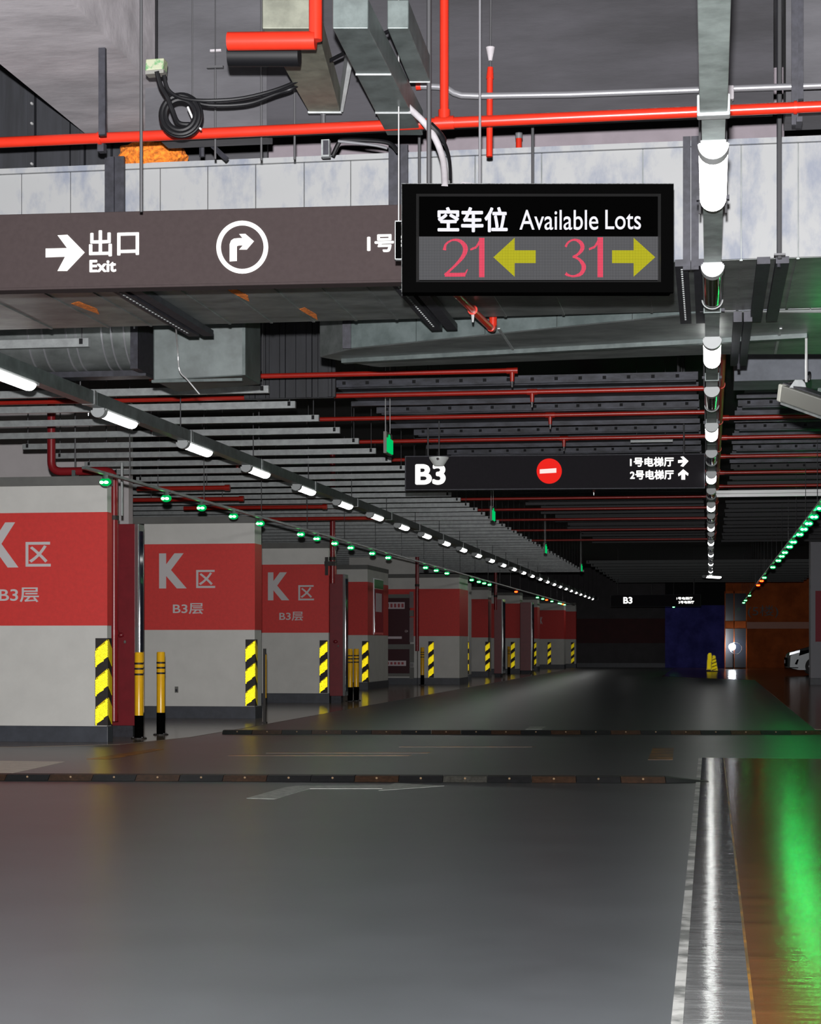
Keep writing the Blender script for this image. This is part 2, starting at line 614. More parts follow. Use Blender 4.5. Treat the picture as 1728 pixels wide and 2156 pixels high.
for k in range(5):
    x = xb[2] + 0.05 + k * 0.9
    MB().box(x + 0.006, x + 0.89, FARY - 0.025, FARY, 2.09, 4.1).build('wall_panel', M_wood, wr)
    MB().box(x + 0.006, x + 0.89, FARY - 0.025, FARY, 0.25, 1.77).build('wall_panel', M_wood, wr)
a = WY(1574, 1301, FARY - 0.03)
text('wall_lettering', '(5楼)', a, (1, 0, 0), (0, 0, 1), (0, -0.01, 0), 62 / FOC * FARY, 26 / FOC * FARY, M_skirt, wr)

# overhead concrete: drop beam on the left, downstand in mid frame, pinkish beam behind
struct(MB().box(-3.57, -2.9, -3, 10.62, ZH(2.95), CEIL).build('trim_1', M_slab))
t2 = struct(MB().box(XY(560, 9.75), XY(1628, 9.75), 9.75, 9.9, ZH(2.70), CEIL).build('trim_2', M_concdk))
t3 = struct(MB().box(-2.88, XY(560, 9.75), 9.76, 9.9, ZH(2.665), CEIL).build('trim_3', M_conc))
for a, b in ((306, 404), (406, 549), (551, 562)):
    MB().box(XY(a, 9.75), XY(b, 9.75), 9.745, 9.76, ZH(2.67), CEIL - 0.01).build('panel', M_conc, t3)
struct(MB().box(XY(562, 11.7), 5, 11.75, 12.25, ZH(2.8), CEIL).build('trim_4', M_concpk))
struct(MB().box(-9, XY(562, 11.7), 11.7, 12.25, ZH(2.8), CEIL).build('trim_7', M_conc))
struct(MB().box(XY(1655, 9.9), 4, 9.95, 10.3, ZH(2.73), CEIL).build('trim_5', M_conc))
# deep concrete beam right of the aisle behind the ducts
struct(MB().box(0.2, 4.5, 16.3, 16.9, ZH(2.22), CEIL).build('trim_6', mat('bluish_concrete', (0.13, 0.14, 0.16), 0.8, var=0.2, scale=4)))

# dark ribbed riser sheet at top left
rp = thing('ribbed_riser_panel', (-5.5, 10.7, ZH(2.745)), 'dark ribbed sheet-metal riser behind the red pipe at the top left corner', 'panel')
MB().box(-8, -3.3, 10.75, 10.85, ZH(2.745), CEIL).build('backing_sheet', M_ribs, rp)
edges = [-60, 0, 62, 78, 150, 172, 182, 236]
for i in range(len(edges) - 1):
    a, b = XY(edges[i], 10.72), XY(edges[i + 1], 10.72)
    MB().box(a + 0.004, b - 0.004, 10.70 if (edges[i + 1] - edges[i]) > 20 else 10.68, 10.75, ZH(2.75), CEIL - 0.01).build('rib', M_ribs, rp)
for py in (175, 218, 260, 345):
    p = WY(67, py, 10.66)
    MB().ell(p, 0.009, 0.02, 0.009, 8, 6).build('rivet', M_rodl, rp)

# ------------------------------------------------------------------ front ventilation duct
DY0, DY1, DZ0, DZ1 = 10.5, 12.1, ZH(2.094), ZH(2.73)
duct = thing('ventilation_duct', (-1.5, 11.3, DZ0), 'wide flat galvanised duct across the top, behind the exit sign and count display', 'duct')
MB().box(-9, 5, DY0 + 0.02, DY1, DZ0, DZ1).build('duct_body', M_ductb, duct)
MB().box(-9, 5, DY0 - 0.02, DY0 + 0.02, DZ1 - 0.015, DZ1 + 0.015).build('top_lip', M_duct, duct)
seams = [-700, -400, -90, 45, 148, 240, 337, 437, 538, 640, 738, 836, 1000, 1140, 1353, 1560, 1680, 1900, 2200]
for a, b in zip(seams[:-1], seams[1:]):
    xa, xc = XY(a, DY0), XY(b, DY0)
    MB().box(xa + 0.002, xc - 0.002, DY0, DY0 + 0.02, DZ0 + 0.001, DZ1 - 0.016).build('sheet_panel', M_duct, duct, bevel=0.003)
    if xa > -6:
        MB().box(xc - 0.008, xc + 0.008, DY0 + 0.02, DY1, DZ0 - 0.006, DZ0).build('bottom_seam', M_ductb, duct)
for px, py, w, h in ((188, 650, 0.10, 0.05), (508, 622, 0.08, 0.045), (655, 662, 0.07, 0.05)):
    d = FOC * (DZ0 - CAMH) / (HOR - py)
    p = W(px, py, d)
    MB().prism([(p.x - w / 2, p.y - 0.2, DZ0 - 0.001), (p.x + w * .2, p.y - 0.26, DZ0 - 0.001), (p.x + w / 2, p.y, DZ0 - 0.001), (p.x, p.y + 0.2, DZ0 - 0.001)],
               (0, 0, -0.002)).build('orange_patch', M_wool, duct)

# trapeze hangers of the front duct
SUPS = [(241, 40, 'left of the sign with the exit arrow'), (838, 38, 'at the left edge of the count display'),
        (1454, 30, 'beside the right light tray'), (1627, 30, 'right of the right light tray')]
for i, (px, wpx, where) in enumerate(SUPS):
    x = XY(px, DY0 - 0.05)
    g = thing('duct_hanger', (x, DY0 - 0.05, DZ0 - 0.06), 'dark steel trapeze hanger of the front duct, ' + where, 'hanger', 'front duct hangers')
    w = wpx / FOC * 10.5
    if i < 3:
        for s in (-1, 1):
            xc = x + s * w * 0.28
            MB().box(xc - w * 0.26, xc + w * 0.26, DY0 - 0.055, DY0 - 0.025, DZ0 - 0.06, DZ1 + (0.05 if i < 2 else 0.03)).build('upright', M_dark, g)
    else:
        MB().tube([(x + 0.03, DY0 - 0.045, DZ0 - 0.06), (x + 0.03, DY0 - 0.045, CEIL)], 0.011).build('threaded_rod', M_dark, g)
    for s in (-1, 1):
        xc = x + s * 0.05
        MB().box(xc - 0.035, xc + 0.035, DY0 - 0.06, DY1 + 0.22, DZ0 - 0.042, DZ0 - 0.004).build('cross_channel', M_dark, g)
    if i < 3:
        hb = MB()
        for k in range(26):
            y = DY0 + 0.02 + k * 0.065
            hb.box(x - 0.055, x - 0.045, y, y + 0.03, DZ0 - 0.046, DZ0 - 0.042)
        hb.build('slot_row', M_galvl, g)['kind'] = 'stuff'
    if i < 2:
        MB().tube([(x, DY1 + 0.16, DZ0 - 0.02), (x, DY1 + 0.16, CEIL)], 0.01).build('rear_rod', M_dark, g)

# ------------------------------------------------------------------ second, angled duct behind
A, B = W(740, 735, 13.5), W(1500, 655, 12.0)
Bq, Cq = W(1900, 655, 12.05), W(1900, 742, 13.75)
Cb, Ab, Ae = W(1500, 742, 13.77), W(800, 772, 14.4), W(780, 772, 14.35)
L0 = W(672, 720, 13.9)
z0 = DZ0
poly = [Vector((p.x, p.y, z0)) for p in (L0, A, B, Bq, Cq, Cb, Ab, Ae)]
for p in poly[2:4]:
    p.y = max(p.y, DY1 + 0.06)
d2 = thing('rear_duct', tuple(sum(poly, Vector()) / 8), 'second galvanised duct set at an angle behind and below the front duct', 'duct')
MB().prism(poly, (0, 0, 0.62)).build('duct_body', M_ductb, d2, bevel=0.012)
fr = (poly[2] - poly[1]).normalized()
fn = Vector((fr.y, -fr.x, 0))
for k in range(5):
    a = poly[1] + (poly[2] - poly[1]) * (k / 5) + fr * 0.004
    b = poly[1] + (poly[2] - poly[1]) * ((k + 1) / 5) - fr * 0.004
    MB().prism([a + fn * 0.002 + Vector((0, 0, 0.004)), b + fn * 0.002 + Vector((0, 0, 0.004)), b + fn * 0.002 + Vector((0, 0, 0.6)), a + fn * 0.002 + Vector((0, 0, 0.6))],
               fn * 0.012).build('sheet_panel', M_duct2, d2)
a2_, b2_ = poly[2] + Vector((0.02, 0, 0)), poly[3]
for k in range(4):
    xa, xe = a2_.x + (b2_.x - a2_.x) * k / 4, a2_.x + (b2_.x - a2_.x) * (k + 1) / 4
    yy = min(a2_.y, b2_.y)
    MB().box(xa + 0.003, xe - 0.003, yy - 0.012, yy + 0.01, z0 + 0.004, z0 + 0.6).build('sheet_panel', M_duct, d2)
a, b = W(722, 752, 14.0), W(1700, 694, 12.85)
MB().slabbar((a.x, a.y, z0 - 0.03), (b.x, b.y, z0 - 0.03), 0.07, 0.03).build('stiffener_bar', M_zinc, d2)
MB().box(A.x - 0.06, A.x + 0.0, A.y - 0.03, A.y - 0.012, z0, z0 + 0.6).build('corner_angle', M_dark, d2)
for px in (1060, 1640):
    p = W(px, 700, 12.9)
    MB().box(p.x - 0.008, p.x + 0.008, p.y - 0.3, p.y + 0.8, z0 - 0.008, z0).build('bottom_seam', M_galvl, d2)
g = thing('duct_hanger', (XY(1562, 12.4), 12.2, z0 - 0.1), 'broad dark trapeze hanger under the rear duct, right of the light tray', 'hanger')
for s in (-1, 1):
    xc = XY(1562, 12.4) + s * 0.032
    MB().box(xc - 0.026, xc + 0.026, 12.13, 14.05, z0 - 0.07, z0 - 0.005).build('cross_channel', M_dark, g)
MB().tube([(XY(1562, 12.4), 13.95, z0 - 0.11), (XY(1562, 12.4), 13.95, CEIL)], 0.012).build('threaded_rod', M_dark, g)

# round spiral duct and plate box on the left behind the sign
RYc, RZc = 14.62, ZH(2.52)
rd = thing('round_duct', (-5.5, RYc, RZc), 'shiny round spiral duct on the left, under the front duct', 'duct')
xa, xe = XY(-250, RYc), XY(302, RYc)
MB().tube([(xa, RYc, RZc), (xe, RYc, RZc)], 0.35, 32).build('duct_shell', M_ductb, rd, smooth=True)
for px in (60, 90, 140, 160, 215, 235, 262, 285):
    x = XY(px, RYc - 0.3)
    MB().tube([(x, RYc, RZc), (x + 0.012, RYc, RZc)], 0.357, 32).build('spiral_seam', M_pipegrey, rd, smooth=True)
MB().box(xe, xe + 0.06, RYc - 0.35, RYc + 0.4, ZH(2.14), ZH(2.9)).build('end_flange', M_dark, rd)
MB().box(xa, xe + 0.05, RYc - 0.1, RYc + 0.1, ZH(2.12), ZH(2.165)).build('support_channel', M_dark, rd)
MB().tube([(xe - 0.2, RYc, RZc + 0.34), (xe - 0.2, RYc, CEIL)], 0.008, 6).build('hanger_rod', M_rod, rd)
pb = thing('plenum_box', (XY(415, 13.6), 13.6, ZH(2.0)), 'greenish galvanised plenum box at the end of the round duct', 'duct')
p0, p1 = XY(322, 13.5), XY(508, 13.5)
MB().hexa([(p0, 13.5, ZH(1.93)), (p1, 13.6, ZH(1.97)), (p1, 14.1, ZH(1.97)), (p0, 14.1, ZH(1.93)),
           (p0, 13.5, ZH(2.6)), (p1, 13.6, ZH(2.6)), (p1, 14.1, ZH(2.6)), (p0, 14.1, ZH(2.6))]).build('box_body', M_plen, pb, bevel=0.01)
MB().tube([((p0 + p1) / 2, 13.8, ZH(2.6)), ((p0 + p1) / 2, 13.8, CEIL)], 0.008, 6).build('hanger_rod', M_rod, pb)
MB().box(p0 - 0.005, p1 + 0.01, 13.48, 13.52, ZH(1.915), ZH(1.935)).build('bottom_lip', M_zinc, pb)
MB().box(p1 - 0.012, p1 + 0.012, 13.57, 13.6, ZH(1.97), ZH(2.6)).build('side_lip', M_zinc, pb)

# dark pleated drop panel in mid ceiling
pp = thing('pleated_drop_panel', (XY(595, 18), 18, ZH(2.38)), 'dark pleated vertical panel left of the angled duct', 'panel')
MB().box(XY(512, 18), XY(700, 18), 18.05, 18.1, ZH(2.38), CEIL).build('backing_sheet', M_ribs, pp)
rng = random.Random(3)
x = 512
while x < 700:
    w = rng.choice((8, 12, 16, 22))
    z = ZH(2.385 + 0.0 * x)
    MB().box(XY(x, 18) + 0.003, XY(x + w, 18) - 0.003, 18.0 + rng.uniform(0, 0.03), 18.05, z, CEIL - 0.01).build('pleat', M_ribs, pp)
    x += w

# ------------------------------------------------------------------ red sprinkler main in front
PY = 9.5
zl, zr = ZY(0, 300, PY), ZY(1728, 224, PY)
pm = thing('sprinkler_main', (0, PY, ZH(2.63)), 'bright red sprinkler pipe crossing the top of the picture in front of the duct', 'pipe')
xa, xe = XY(-1300, PY), XY(2400, PY)
zz = lambda x: zl + (zr - zl) * (x - XY(0, PY)) / (XY(1728, PY) - XY(0, PY))
MB().tube([(xa, PY, zz(xa)), (xe, PY, zz(xe))], 0.0275, 20).build('pipe', M_red, pm, smooth=True)
xt = XY(935, PY)
MB().tube([(xt, PY, zz(xt)), (xt, PY, CEIL)], 0.0225, 18).build('riser_pipe', M_red, pm, smooth=True)
MB().tube([(xt - 0.045, PY, zz(xt) - 0.0), (xt + 0.05, PY, zz(xt) + 0.001)], 0.034, 18).build('tee_coupling', M_red, pm, smooth=True)
MB().tube([(xt, PY, zz(xt) + 0.02), (xt, PY, zz(xt) + 0.065)], 0.03, 18).build('tee_coupling', M_red, pm, smooth=True)
for px, wd_ in ((210, 1), (1674, 1)):
    x = XY(px, PY)
    q = MB().tube([(x - 0.008, PY, zz(x)), (x + 0.008, PY, zz(x))], 0.033, 18).build('pipe_clamp', M_red, pm, smooth=True)
    if px < 400:
        xh = XY(214, 9.05)
        MB().box(xh - 0.017, xh + 0.017, 9.05, 9.075, ZY(214, 283, 9.05), ZH(2.95)).build('hanger_bar', M_dark, q)
        MB().box(x - 0.017, x + 0.017, PY + 0.01, PY + 0.06, zz(x) - 0.065, zz(x) - 0.02).build('hanger_foot', M_dark, q)
    else:
        MB().box(x - 0.016, x + 0.016, PY + 0.05, PY + 0.075, zz(x) - 0.07, CEIL).build('hanger_bar', M_dark, q)
# second red pipe stub at the very top with black sleeve
rt = thing('red_pipe_stub', W(570, 100, 9.2), 'short thick red pipe at the top edge over the sloping cable trunks', 'pipe')
a, b = W(480, 87, 8.35), W(664, 85, 8.3)
MB().tube([a, b], 0.040, 18).build('pipe', M_red, rt, smooth=True)
MB().tube([a + Vector((-0.03, 0.13, -0.02)), b + Vector((-0.1, 0.13, -0.02))], 0.05, 16).build('black_sleeve', M_cable, rt, smooth=True)
MB().tube([b, b + Vector((0, 0, 0.9))], 0.03, 12).build('riser_pipe', M_red, rt, smooth=True)

# thin red drop pipes behind the main
t = thing('red_drop_pipe', WY(1030, 318, 9.68), 'thin dark red pipe with pale fitting behind the steel conduit', 'pipe')
MB().tube([WY(1030, 330, 9.68), WY(1031, 165, 9.68)], 0.0165, 12).build('pipe', M_red, t, smooth=True)
MB().tube([WY(1031, 166, 9.68), WY(1032, 142, 9.68)], [0.02, 0.015], 12).build('coupling', M_red, t, smooth=True)
MB().tube([WY(1032, 142, 9.68), WY(1033, -20, 9.68)], 0.006, 8).build('rod', M_rod, t)
MB().tube([WY(1032, 128, 9.68), WY(1032, 100, 9.68)], [0.01, 0.024], 12).build('pale_fitting', M_slab, t, smooth=True)
t = thing('red_drop_pipe', WY(1092, 315, 11.0), 'short dark red pipe stub with grey cap above the count display', 'pipe')
MB().tube([(XY(1092, 11.0), 11.0, DZ1), WY(1092, 292, 11.0)], 0.018, 12).build('pipe', M_red, t, smooth=True)
MB().tube([WY(1092, 292, 11.0), WY(1092, 280, 11.0)], 0.021, 12).build('cap', M_pipegrey, t, smooth=True)

# steel conduit
cy = 9.66
cp = [WY(px, py, cy) for px, py in ((876, 181), (905, 182), (925, 183), (944, 188), (956, 196), (972, 201), (1010, 202), (1200, 199), (1470, 189), (1900, 174))]
t = thing('steel_conduit', cp[5], 'thin steel conduit with a bend, running right above the red pipe', 'conduit')
MB().tube(cp, 0.017, 12).build('pipe', M_pipegrey, t, smooth=True)
MB().tube([cp[0], cp[0] + Vector((0.025, 0, 0))], 0.022, 12).build('end_coupling', M_red, t, smooth=True)
p = WY(1537, 196, 9.6)
q = thing('conduit_box', p, 'small pale conduit box hanging beside the right light tray at the top', 'box')
MB().box(p.x - 0.02, p.x + 0.018, p.y - 0.02, p.y + 0.03, p.z - 0.035, p.z + 0.035).build('box_body', M_slab, q, bevel=0.006)
MB().box(p.x - 0.012, p.x + 0.01, p.y - 0.01, p.y + 0.02, p.z - 0.12, p.z - 0.035).build('dark_plug', M_rub, q)

# sloping cable trunks (in front of the downstand beam)
t = thing('sloping_cable_tray', W(640, 170, 9.2), 'grey galvanised cable trunk end sloping down at the top, left one', 'trunking')
zb = ZH(2.74)
P = [W(650, 236, 9.72), W(716, 236, 9.72), W(668, 60, 8.45), W(552, 60, 8.45)]
top = lambda p: p + Vector((0, 0, 0.13))
MB().hexa([P[0], P[1], P[2], P[3], top(P[0]), top(P[1]), top(P[2]), top(P[3])]).build('trunk_body', mat('trunk_olive_galvanised', (0.13, 0.135, 0.105), 0.55, 0.2, var=0.25, scale=9), t, bevel=0.004)
MB().prism([W(648, 238, 9.71), W(718, 238, 9.71), W(718, 234, 9.71), W(648, 234, 9.71)], (0, 0.02, 0)).build('end_lip', M_galvl, t)
MB().tube([W(680, 234, 9.73), W(680, 266, 9.73)], 0.014, 8).build('drop_rod', M_rod, t)
P = [W(716, 236, 9.71), W(722, 236, 9.71), W(756, 60, 9.2), W(742, 60, 9.2)]
MB().hexa([P[0], P[1], P[2], P[3], top(P[0]), top(P[1]), top(P[2]), top(P[3])]).build('side_flange', M_galvl, t)
t = thing('sloping_cable_tray', W(800, 200, 9.3), 'dark galvanised cable trunk running down to the red pipe, right one', 'trunking')
P = [W(815, 285, 9.72), W(890, 285, 9.72), W(775, 60, 8.2), W(700, 60, 8.2)]
MB().hexa([P[0], P[1], P[2], P[3], top(P[0]), top(P[1]), top(P[2]), top(P[3])]).build('trunk_body', M_zinc, t, bevel=0.004)
for f_ in (0.25, 0.62):
    a = P[0].lerp(P[3], f_)
    b = P[1].lerp(P[2], f_)
    MB().tube([a - Vector((0, 0, 0.004)), b - Vector((0, 0, 0.004))], 0.006, 6).build('joint_lip', M_galvl, t)
P2 = [W(862, 172, 9.25), W(905, 172, 9.25), W(860, 60, 8.6), W(815, 60, 8.6)]
t = thing('sloping_cable_tray', W(860, 120, 9.0), 'short dark cable trunk at the top beside the thick hanger rod', 'trunking')
MB().hexa(P2 + [top(q) for q in P2]).build('trunk_body', M_zinc, t, bevel=0.004)
MB().tube([P2[0], P2[1]], 0.006, 6).build('joint_lip', M_galvl, t)

# pale flexible conduit and dark cable bundle dropping to the display
pts = catmull([W(*q) for q in ((765, 60, 8.9), (800, 145, 9.1), (850, 215, 9.3), (890, 255, 9.38), (915, 290, 9.35), (932, 335, 9.3), (936, 380, 9.22), (936, 392, 9.2))])
t = thing('flexible_conduit', pts[10], 'pale flexible conduit curving down from the ceiling to the count display', 'conduit')
MB().tube(pts, 0.0165, 10).build('tube', M_slab, t, smooth=True)
pts = catmull([W(*q) for q in ((905, 262, 9.36), (930, 290, 9.36), (945, 330, 9.3), (948, 378, 9.24))])
t = thing('cable_tail', pts[5], 'black cable tail with loose end beside the pale flexible conduit', 'cable')
MB().tube(pts, [0.018] * 8 + [0.008] * (len(pts) - 8), 8).build('cable', M_cable, t, smooth=True)

# coil of black cable with junction box
cd_ = 9.3
c0 = W(381, 243, cd_)
t = thing('cable_coil', c0, 'coil of black cable hanging over the red pipe at upper left', 'cable')
R, U_ = Vector((CT, ST, 0)), Vector((0, 0, 1))
for k in range(5):
    r = 0.072 + 0.0065 * k
    ph = rng.uniform(0, 6)
    MB().tube([c0 + R * (r * math.cos(a * math.pi / 18 + ph)) + U_ * (r * 1.03 * math.sin(a * math.pi / 18 + ph)) + Vector((0, (k % 3 - 1) * 0.014, 0)) for a in range(37)],
              0.0125, 8, cap=False).build('coil_loop', M_cable, t, smooth=True)
MB().tube(catmull([W(*q) for q in ((330, 150, 9.2), (338, 180, 9.22), (352, 205, 9.25), (362, 230, 9.26), (375, 258, 9.3), (400, 262, 9.32))]), 0.012, 8).build('feed_cable', M_cable, t, smooth=True)
MB().tube(catmull([W(*q) for q in ((345, 158, 9.2), (355, 190, 9.22), (385, 207, 9.26), (440, 212, 9.3), (520, 205, 9.3), (610, 178, 9.25), (690, 130, 9.1), (760, 95, 8.9), (850, 50, 8.7))]), 0.0095, 8).build('upper_lead', M_cable, t, smooth=True)
MB().tube(catmull([W(*q) for q in ((395, 208, 9.28), (440, 221, 9.32), (520, 218, 9.33), (580, 198, 9.3), (615, 186, 9.28), (640, 170, 9.35))]), 0.0095, 8).build('lower_lead', M_cable, t, smooth=True)
MB().tube(catmull([W(*q) for q in ((395, 225, 9.28), (405, 248, 9.29), (412, 262, 9.3), (424, 273, 9.3))]), 0.006, 8).build('loose_tie', M_rodl, t)
jb = thing('junction_box', W(325, 140, 9.2), 'small pale green junction box above the cable coil', 'box')
p = W(325, 140, 9.2)
jm = MB()
jm.prism([p + R * x + U_ * z for x, z in ((-0.046, -0.02), (0.042, -0.012), (0.046, 0.042), (-0.042, 0.036))], (-ST * -0.0, 0.07, 0))
jm.build('box_body', M_junc, jb, bevel=0.005)
MB().prism([p + R * x + U_ * z for x, z in ((-0.044, -0.038), (0.044, -0.03), (0.044, -0.013), (-0.044, -0.021))], (0, 0.06, 0)).build('gland_plate', M_gry, jb)
MB().tube([p + U_ * 0.03 + Vector((0, 0.03, 0)), p + Vector((0, 0.03, 1.0))], 0.006, 8).build('hanging_wire', M_cable, jb)

# orange insulation wool on top of the duct
w = MB()
cw = W(317, 328, 10.9)
wr_ = random.Random(5)
w.ell((cw.x, cw.y + 0.05, cw.z + 0.005), 0.195, 0.13, 0.1, 28, 14)
o = w.build('insulation_wool', M_wool, None, loc=(cw.x, cw.y + 0.05, DZ1))
for v in o.data.vertices:
    v.co *= 1 + wr_.uniform(-0.09, 0.12)
tag(o, 'tuft of orange insulation wool lying on top of the front duct', 'insulation')

# ceiling rods
for px, y0, y1, Y, r, lab in ((405, 60, 205, 9.7, 0.0035, 'thin dark rod just right of the junction box cable'), (550, 60, 338, 9.68, 0.006, 'dark hanger rod through the cable leads'),
                              (620, 205, 336, 9.66, 0.006, 'short dark hanger rod below the left cable trunk'), (297, 60, 446, 9.85 - 0.45, 0.0085, 'dark rod holding the exit sign, in front of the duct')):
    t = thing('hanger_rod', WY(px, y1, Y), lab, 'rod')
    MB().tube([WY(px, y1, Y), (WY(px, y1, Y).x, Y, CEIL)], r, 8).build('rod', M_rod, t)
    MB().tube([(WY(px, y1, Y).x, Y, CEIL - 0.02), (WY(px, y1, Y).x, Y, CEIL)], r * 3, 8).build('ceiling_anchor', M_rod, t)
t = thing('hanger_rod', WY(453, 330, 9.64), 'dark rod with a T-shaped head plate right of the cable coil', 'rod')
MB().tube([WY(453, 335, 9.64), WY(453, 147, 9.64)], 0.006, 8).build('rod', M_rod, t)
MB().slabbar(WY(436, 144, 9.64), WY(470, 143, 9.64), 0.02, 0.012).build('head_plate', M_rod, t)
MB().slabbar(WY(443, 110, 9.7), WY(466, 109, 9.7), 0.02, 0.012).build('beam_clip', M_slab, t)
MB().tube([WY(453, 147, 9.64), WY(453, -40, 9.74)], 0.003, 6).build('wire', M_rod, t)

# duct clips between pipe and duct
for a, b, w_, lab in (((425, 330), (425, 297), 12, 'dark upright bracket stub under the red pipe left of centre'), ((442, 302), (478, 336), 12, 'dark sloping bracket under the red pipe left of centre'),
                      ((790, 330), (815, 330), 0, '')):
    if not lab:
        continue
    t = thing('pipe_bracket', WY(*b, 9.95), lab, 'bracket')
    p, q = WY(*a, 9.98), WY(*b, 9.98)
    MB().tube([p, q], w_ / FOC * 5, 6).build('strut', M_dark, t)
t = thing('cable_bracket', WY(690, 320, 10.2), 'grey channel bracket with black cable loop on the duct top, centre', 'bracket')
a, b = WY(676, 330, 10.1), WY(693, 293, 10.1)
MB().box(a.x, b.x, 10.1, 10.14, a.z, b.z).build('channel', M_galv, t)
MB().box(a.x + 0.012, b.x - 0.004, 10.09, 10.1, a.z + 0.01, b.z - 0.008).build('channel_slot', M_dark, t)
MB().tube(catmull([WY(*q, 10.08) for q in ((700, 328), (712, 303), (722, 295), (780, 296), (820, 302), (838, 320))]), 0.012, 8).build('cable_loop', M_cable, t, smooth=True)
MB().tube(catmull([WY(*q, 10.06) for q in ((712, 297), (740, 300), (790, 306), (815, 312))]), 0.008, 8).build('cable_loop', M_pipegrey, t, smooth=True)

# right-hand channel posts at the top
t = thing('channel_post', WY(1676, 230, 9.85), 'dark perforated channel post right of the light tray holding the red pipe', 'post')
MB().box(XY(1666, 9.85), XY(1686, 9.85), 9.6, 9.64, ZH(2.70), CEIL).build('channel', M_dark, t)
MB().box(XY(1670, 9.85), XY(1682, 9.85), 9.5, 9.62, ZH(2.56), ZH(2.585)).build('foot_clip', M_dark, t)
t = thing('hanger_rod', WY(1641, 300, 9.8), 'slim dark rod left of the channel post at the right', 'rod')
MB().tube([WY(1641, 545, 10.38), (WY(1641, 545, 10.38).x, 10.38, CEIL)], 0.012, 8).build('rod', M_rod, t)
MB().box(WY(1641, 545, 10.38).x - 0.03, WY(1641, 545, 10.38).x + 0.03, 10.35, 10.41, DZ0 - 0.015, DZ0 - 0.005).build('end_washer', M_rod, t)

# red pipe under the front duct
p0, p1 = W(905, 565, 10.35), W(1034, 690, 12.32)
p0.z = p1.z = ZH(2.045)
t = thing('red_pipe_end', p1, 'dark red pipe under the duct below the count display, ending in an elbow', 'pipe')
MB().tube([p0, p1], 0.022, 14).build('pipe', M_red, t, smooth=True)
MB().tube([p1 - Vector((0, 0.03, 0)), p1 + Vector((0.004, 0.02, 0.0)), p1 + Vector((0.008, 0.03, 0.03)), p1 + Vector((0.008, 0.03, 0.085))], 0.026, 14).build('elbow', M_red, t, smooth=True)
pc = p0.lerp(p1, 0.66)
MB().tube([pc - Vector((0, 0.012, 0)), pc + Vector((0, 0.012, 0))], 0.031, 14).build('clamp', M_red, t, smooth=True)
MB().tube([pc - Vector((0, 0, 0.02)), pc - Vector((0, 0, 0.075))], [0.012, 0.006], 8).build('clamp_bolt', M_rodl, t)
#@@NEXT
# ------------------------------------------------------------------ big backlit direction sign (front left)
UP = Vector((0, 0, 1))
XX = Vector((1, 0, 0))


def sign_box(name, pL, pR, ptop, pbot, dL, dR, thick, face, label, cat, extra_parts=None):
    """a long box sign; pL/pR are the columns of its ends, dL/dR their depth"""
    a, b = W(pL, pbot[0], dL), W(pR, pbot[1], dR)
    zb_ = (a.z + b.z) / 2
    zt_ = (W(pL, ptop[0], dL).z + W(pR, ptop[1], dR).z) / 2
    a.z = b.z = zb_
    t = thing(name, tuple((a + b) / 2), label, cat)
    u = (b - a).normalized()
    n = Vector((u.y, -u.x, 0))          # towards the camera
    h = zt_ - zb_
    MB().prism([a, b, b + UP * h, a + UP * h], -n * thick).build('cabinet', M_dark if face is M_signd else M_signb, t, bevel=0.004)
    MB().prism([a + u * .012 + UP * .012, b - u * .012 + UP * .012, b - u * .012 + UP * (h - .012), a + u * .012 + UP * (h - .012)], n * 0.004).build('face_panel', face, t)

    def at(px, py):
        """photo pixel -> point on the face plane"""
        k = _t(px)
        s = (a.y * k - a.x) / (u.x - u.y * k)
        p = a + u * s
        dd = p.y * CT - p.x * ST
        p.z = CAMH + (HOR - py) / FOC * dd
        return p
    return t, at, u, n, a, b, h


NF = 0.006
s1, at, u1, n1, a1, b1, h1 = sign_box('direction_sign', -420, 1180, (462.7, 421.5), (622, 585), 10.515, 10.06, 0.12, M_signb,
                                      'long brown-grey overhead sign with white exit arrow and right-turn symbol', 'sign')


def rect_text(name, body, px0, py0, px1, py1, atf, u, n, m, parent, bold=0.0, off=NF):
    p, q = atf(px0, py1), atf(px1, py1)
    h = atf(px0, py0).z - p.z
    return text(name, body, p, u, UP, n * off, (q - p).length, h, m, parent, bold)


def px_poly(name, pts, atf, n, m, parent, off=NF):
    P = [atf(*q) + n * off for q in pts]
    return MB().prism(P, n * 0.003).build(name, m, parent)


px_poly('exit_arrow', [(97, 524), (97, 542.5), (138, 541), (122, 571), (142, 571), (179, 532), (143, 495), (122, 496), (142, 523)], at, n1, M_txt, s1)
rect_text('lettering', '出口', 188, 486, 293, 541, at, u1, n1, M_txt, s1, 0.018)
rect_text('lettering', 'Exit', 189, 548, 245, 574, at, u1, n1, M_txt, s1, 0.03)
rg = MB()
N_ = 48
c_ = at(510.5, 521)
for k in range(N_):
    a0, a1_ = 2 * math.pi * k / N_, 2 * math.pi * (k + 1) / N_
    q = []
    for a_, r in ((a0, 54.5), (a1_, 54.5), (a1_, 45), (a0, 45)):
        q.append(at(510.5 + r * math.cos(a_), 521 - r * 1.02 * math.sin(a_)) + n1 * NF)
    rg.prism(q, n1 * 0.003)
rg.build('turn_ring', M_txt, s1)
px_poly('turn_arrow', [(484, 551), (484, 515), (487, 507), (493, 503), (503, 502), (511, 502), (504, 493.5), (517, 493), (535, 508.5), (520, 526),
                       (504, 526), (512, 517), (503, 517.5), (499, 519), (499, 550)], at, n1, M_txt, s1)
rect_text('lettering', '1号电梯厅', 773, 493, 962, 532, at, u1, n1, M_txt, s1, 0.03)
# the display's own side bracket and the sign's hangers
for px in (880, 1120):
    p = at(px, 430)
    MB().tube([p - n1 * 0.06, (p.x - n1.x * 0.06, p.y - n1.y * 0.06, CEIL)], 0.008, 8).build('hanger_rod', M_rod, s1)

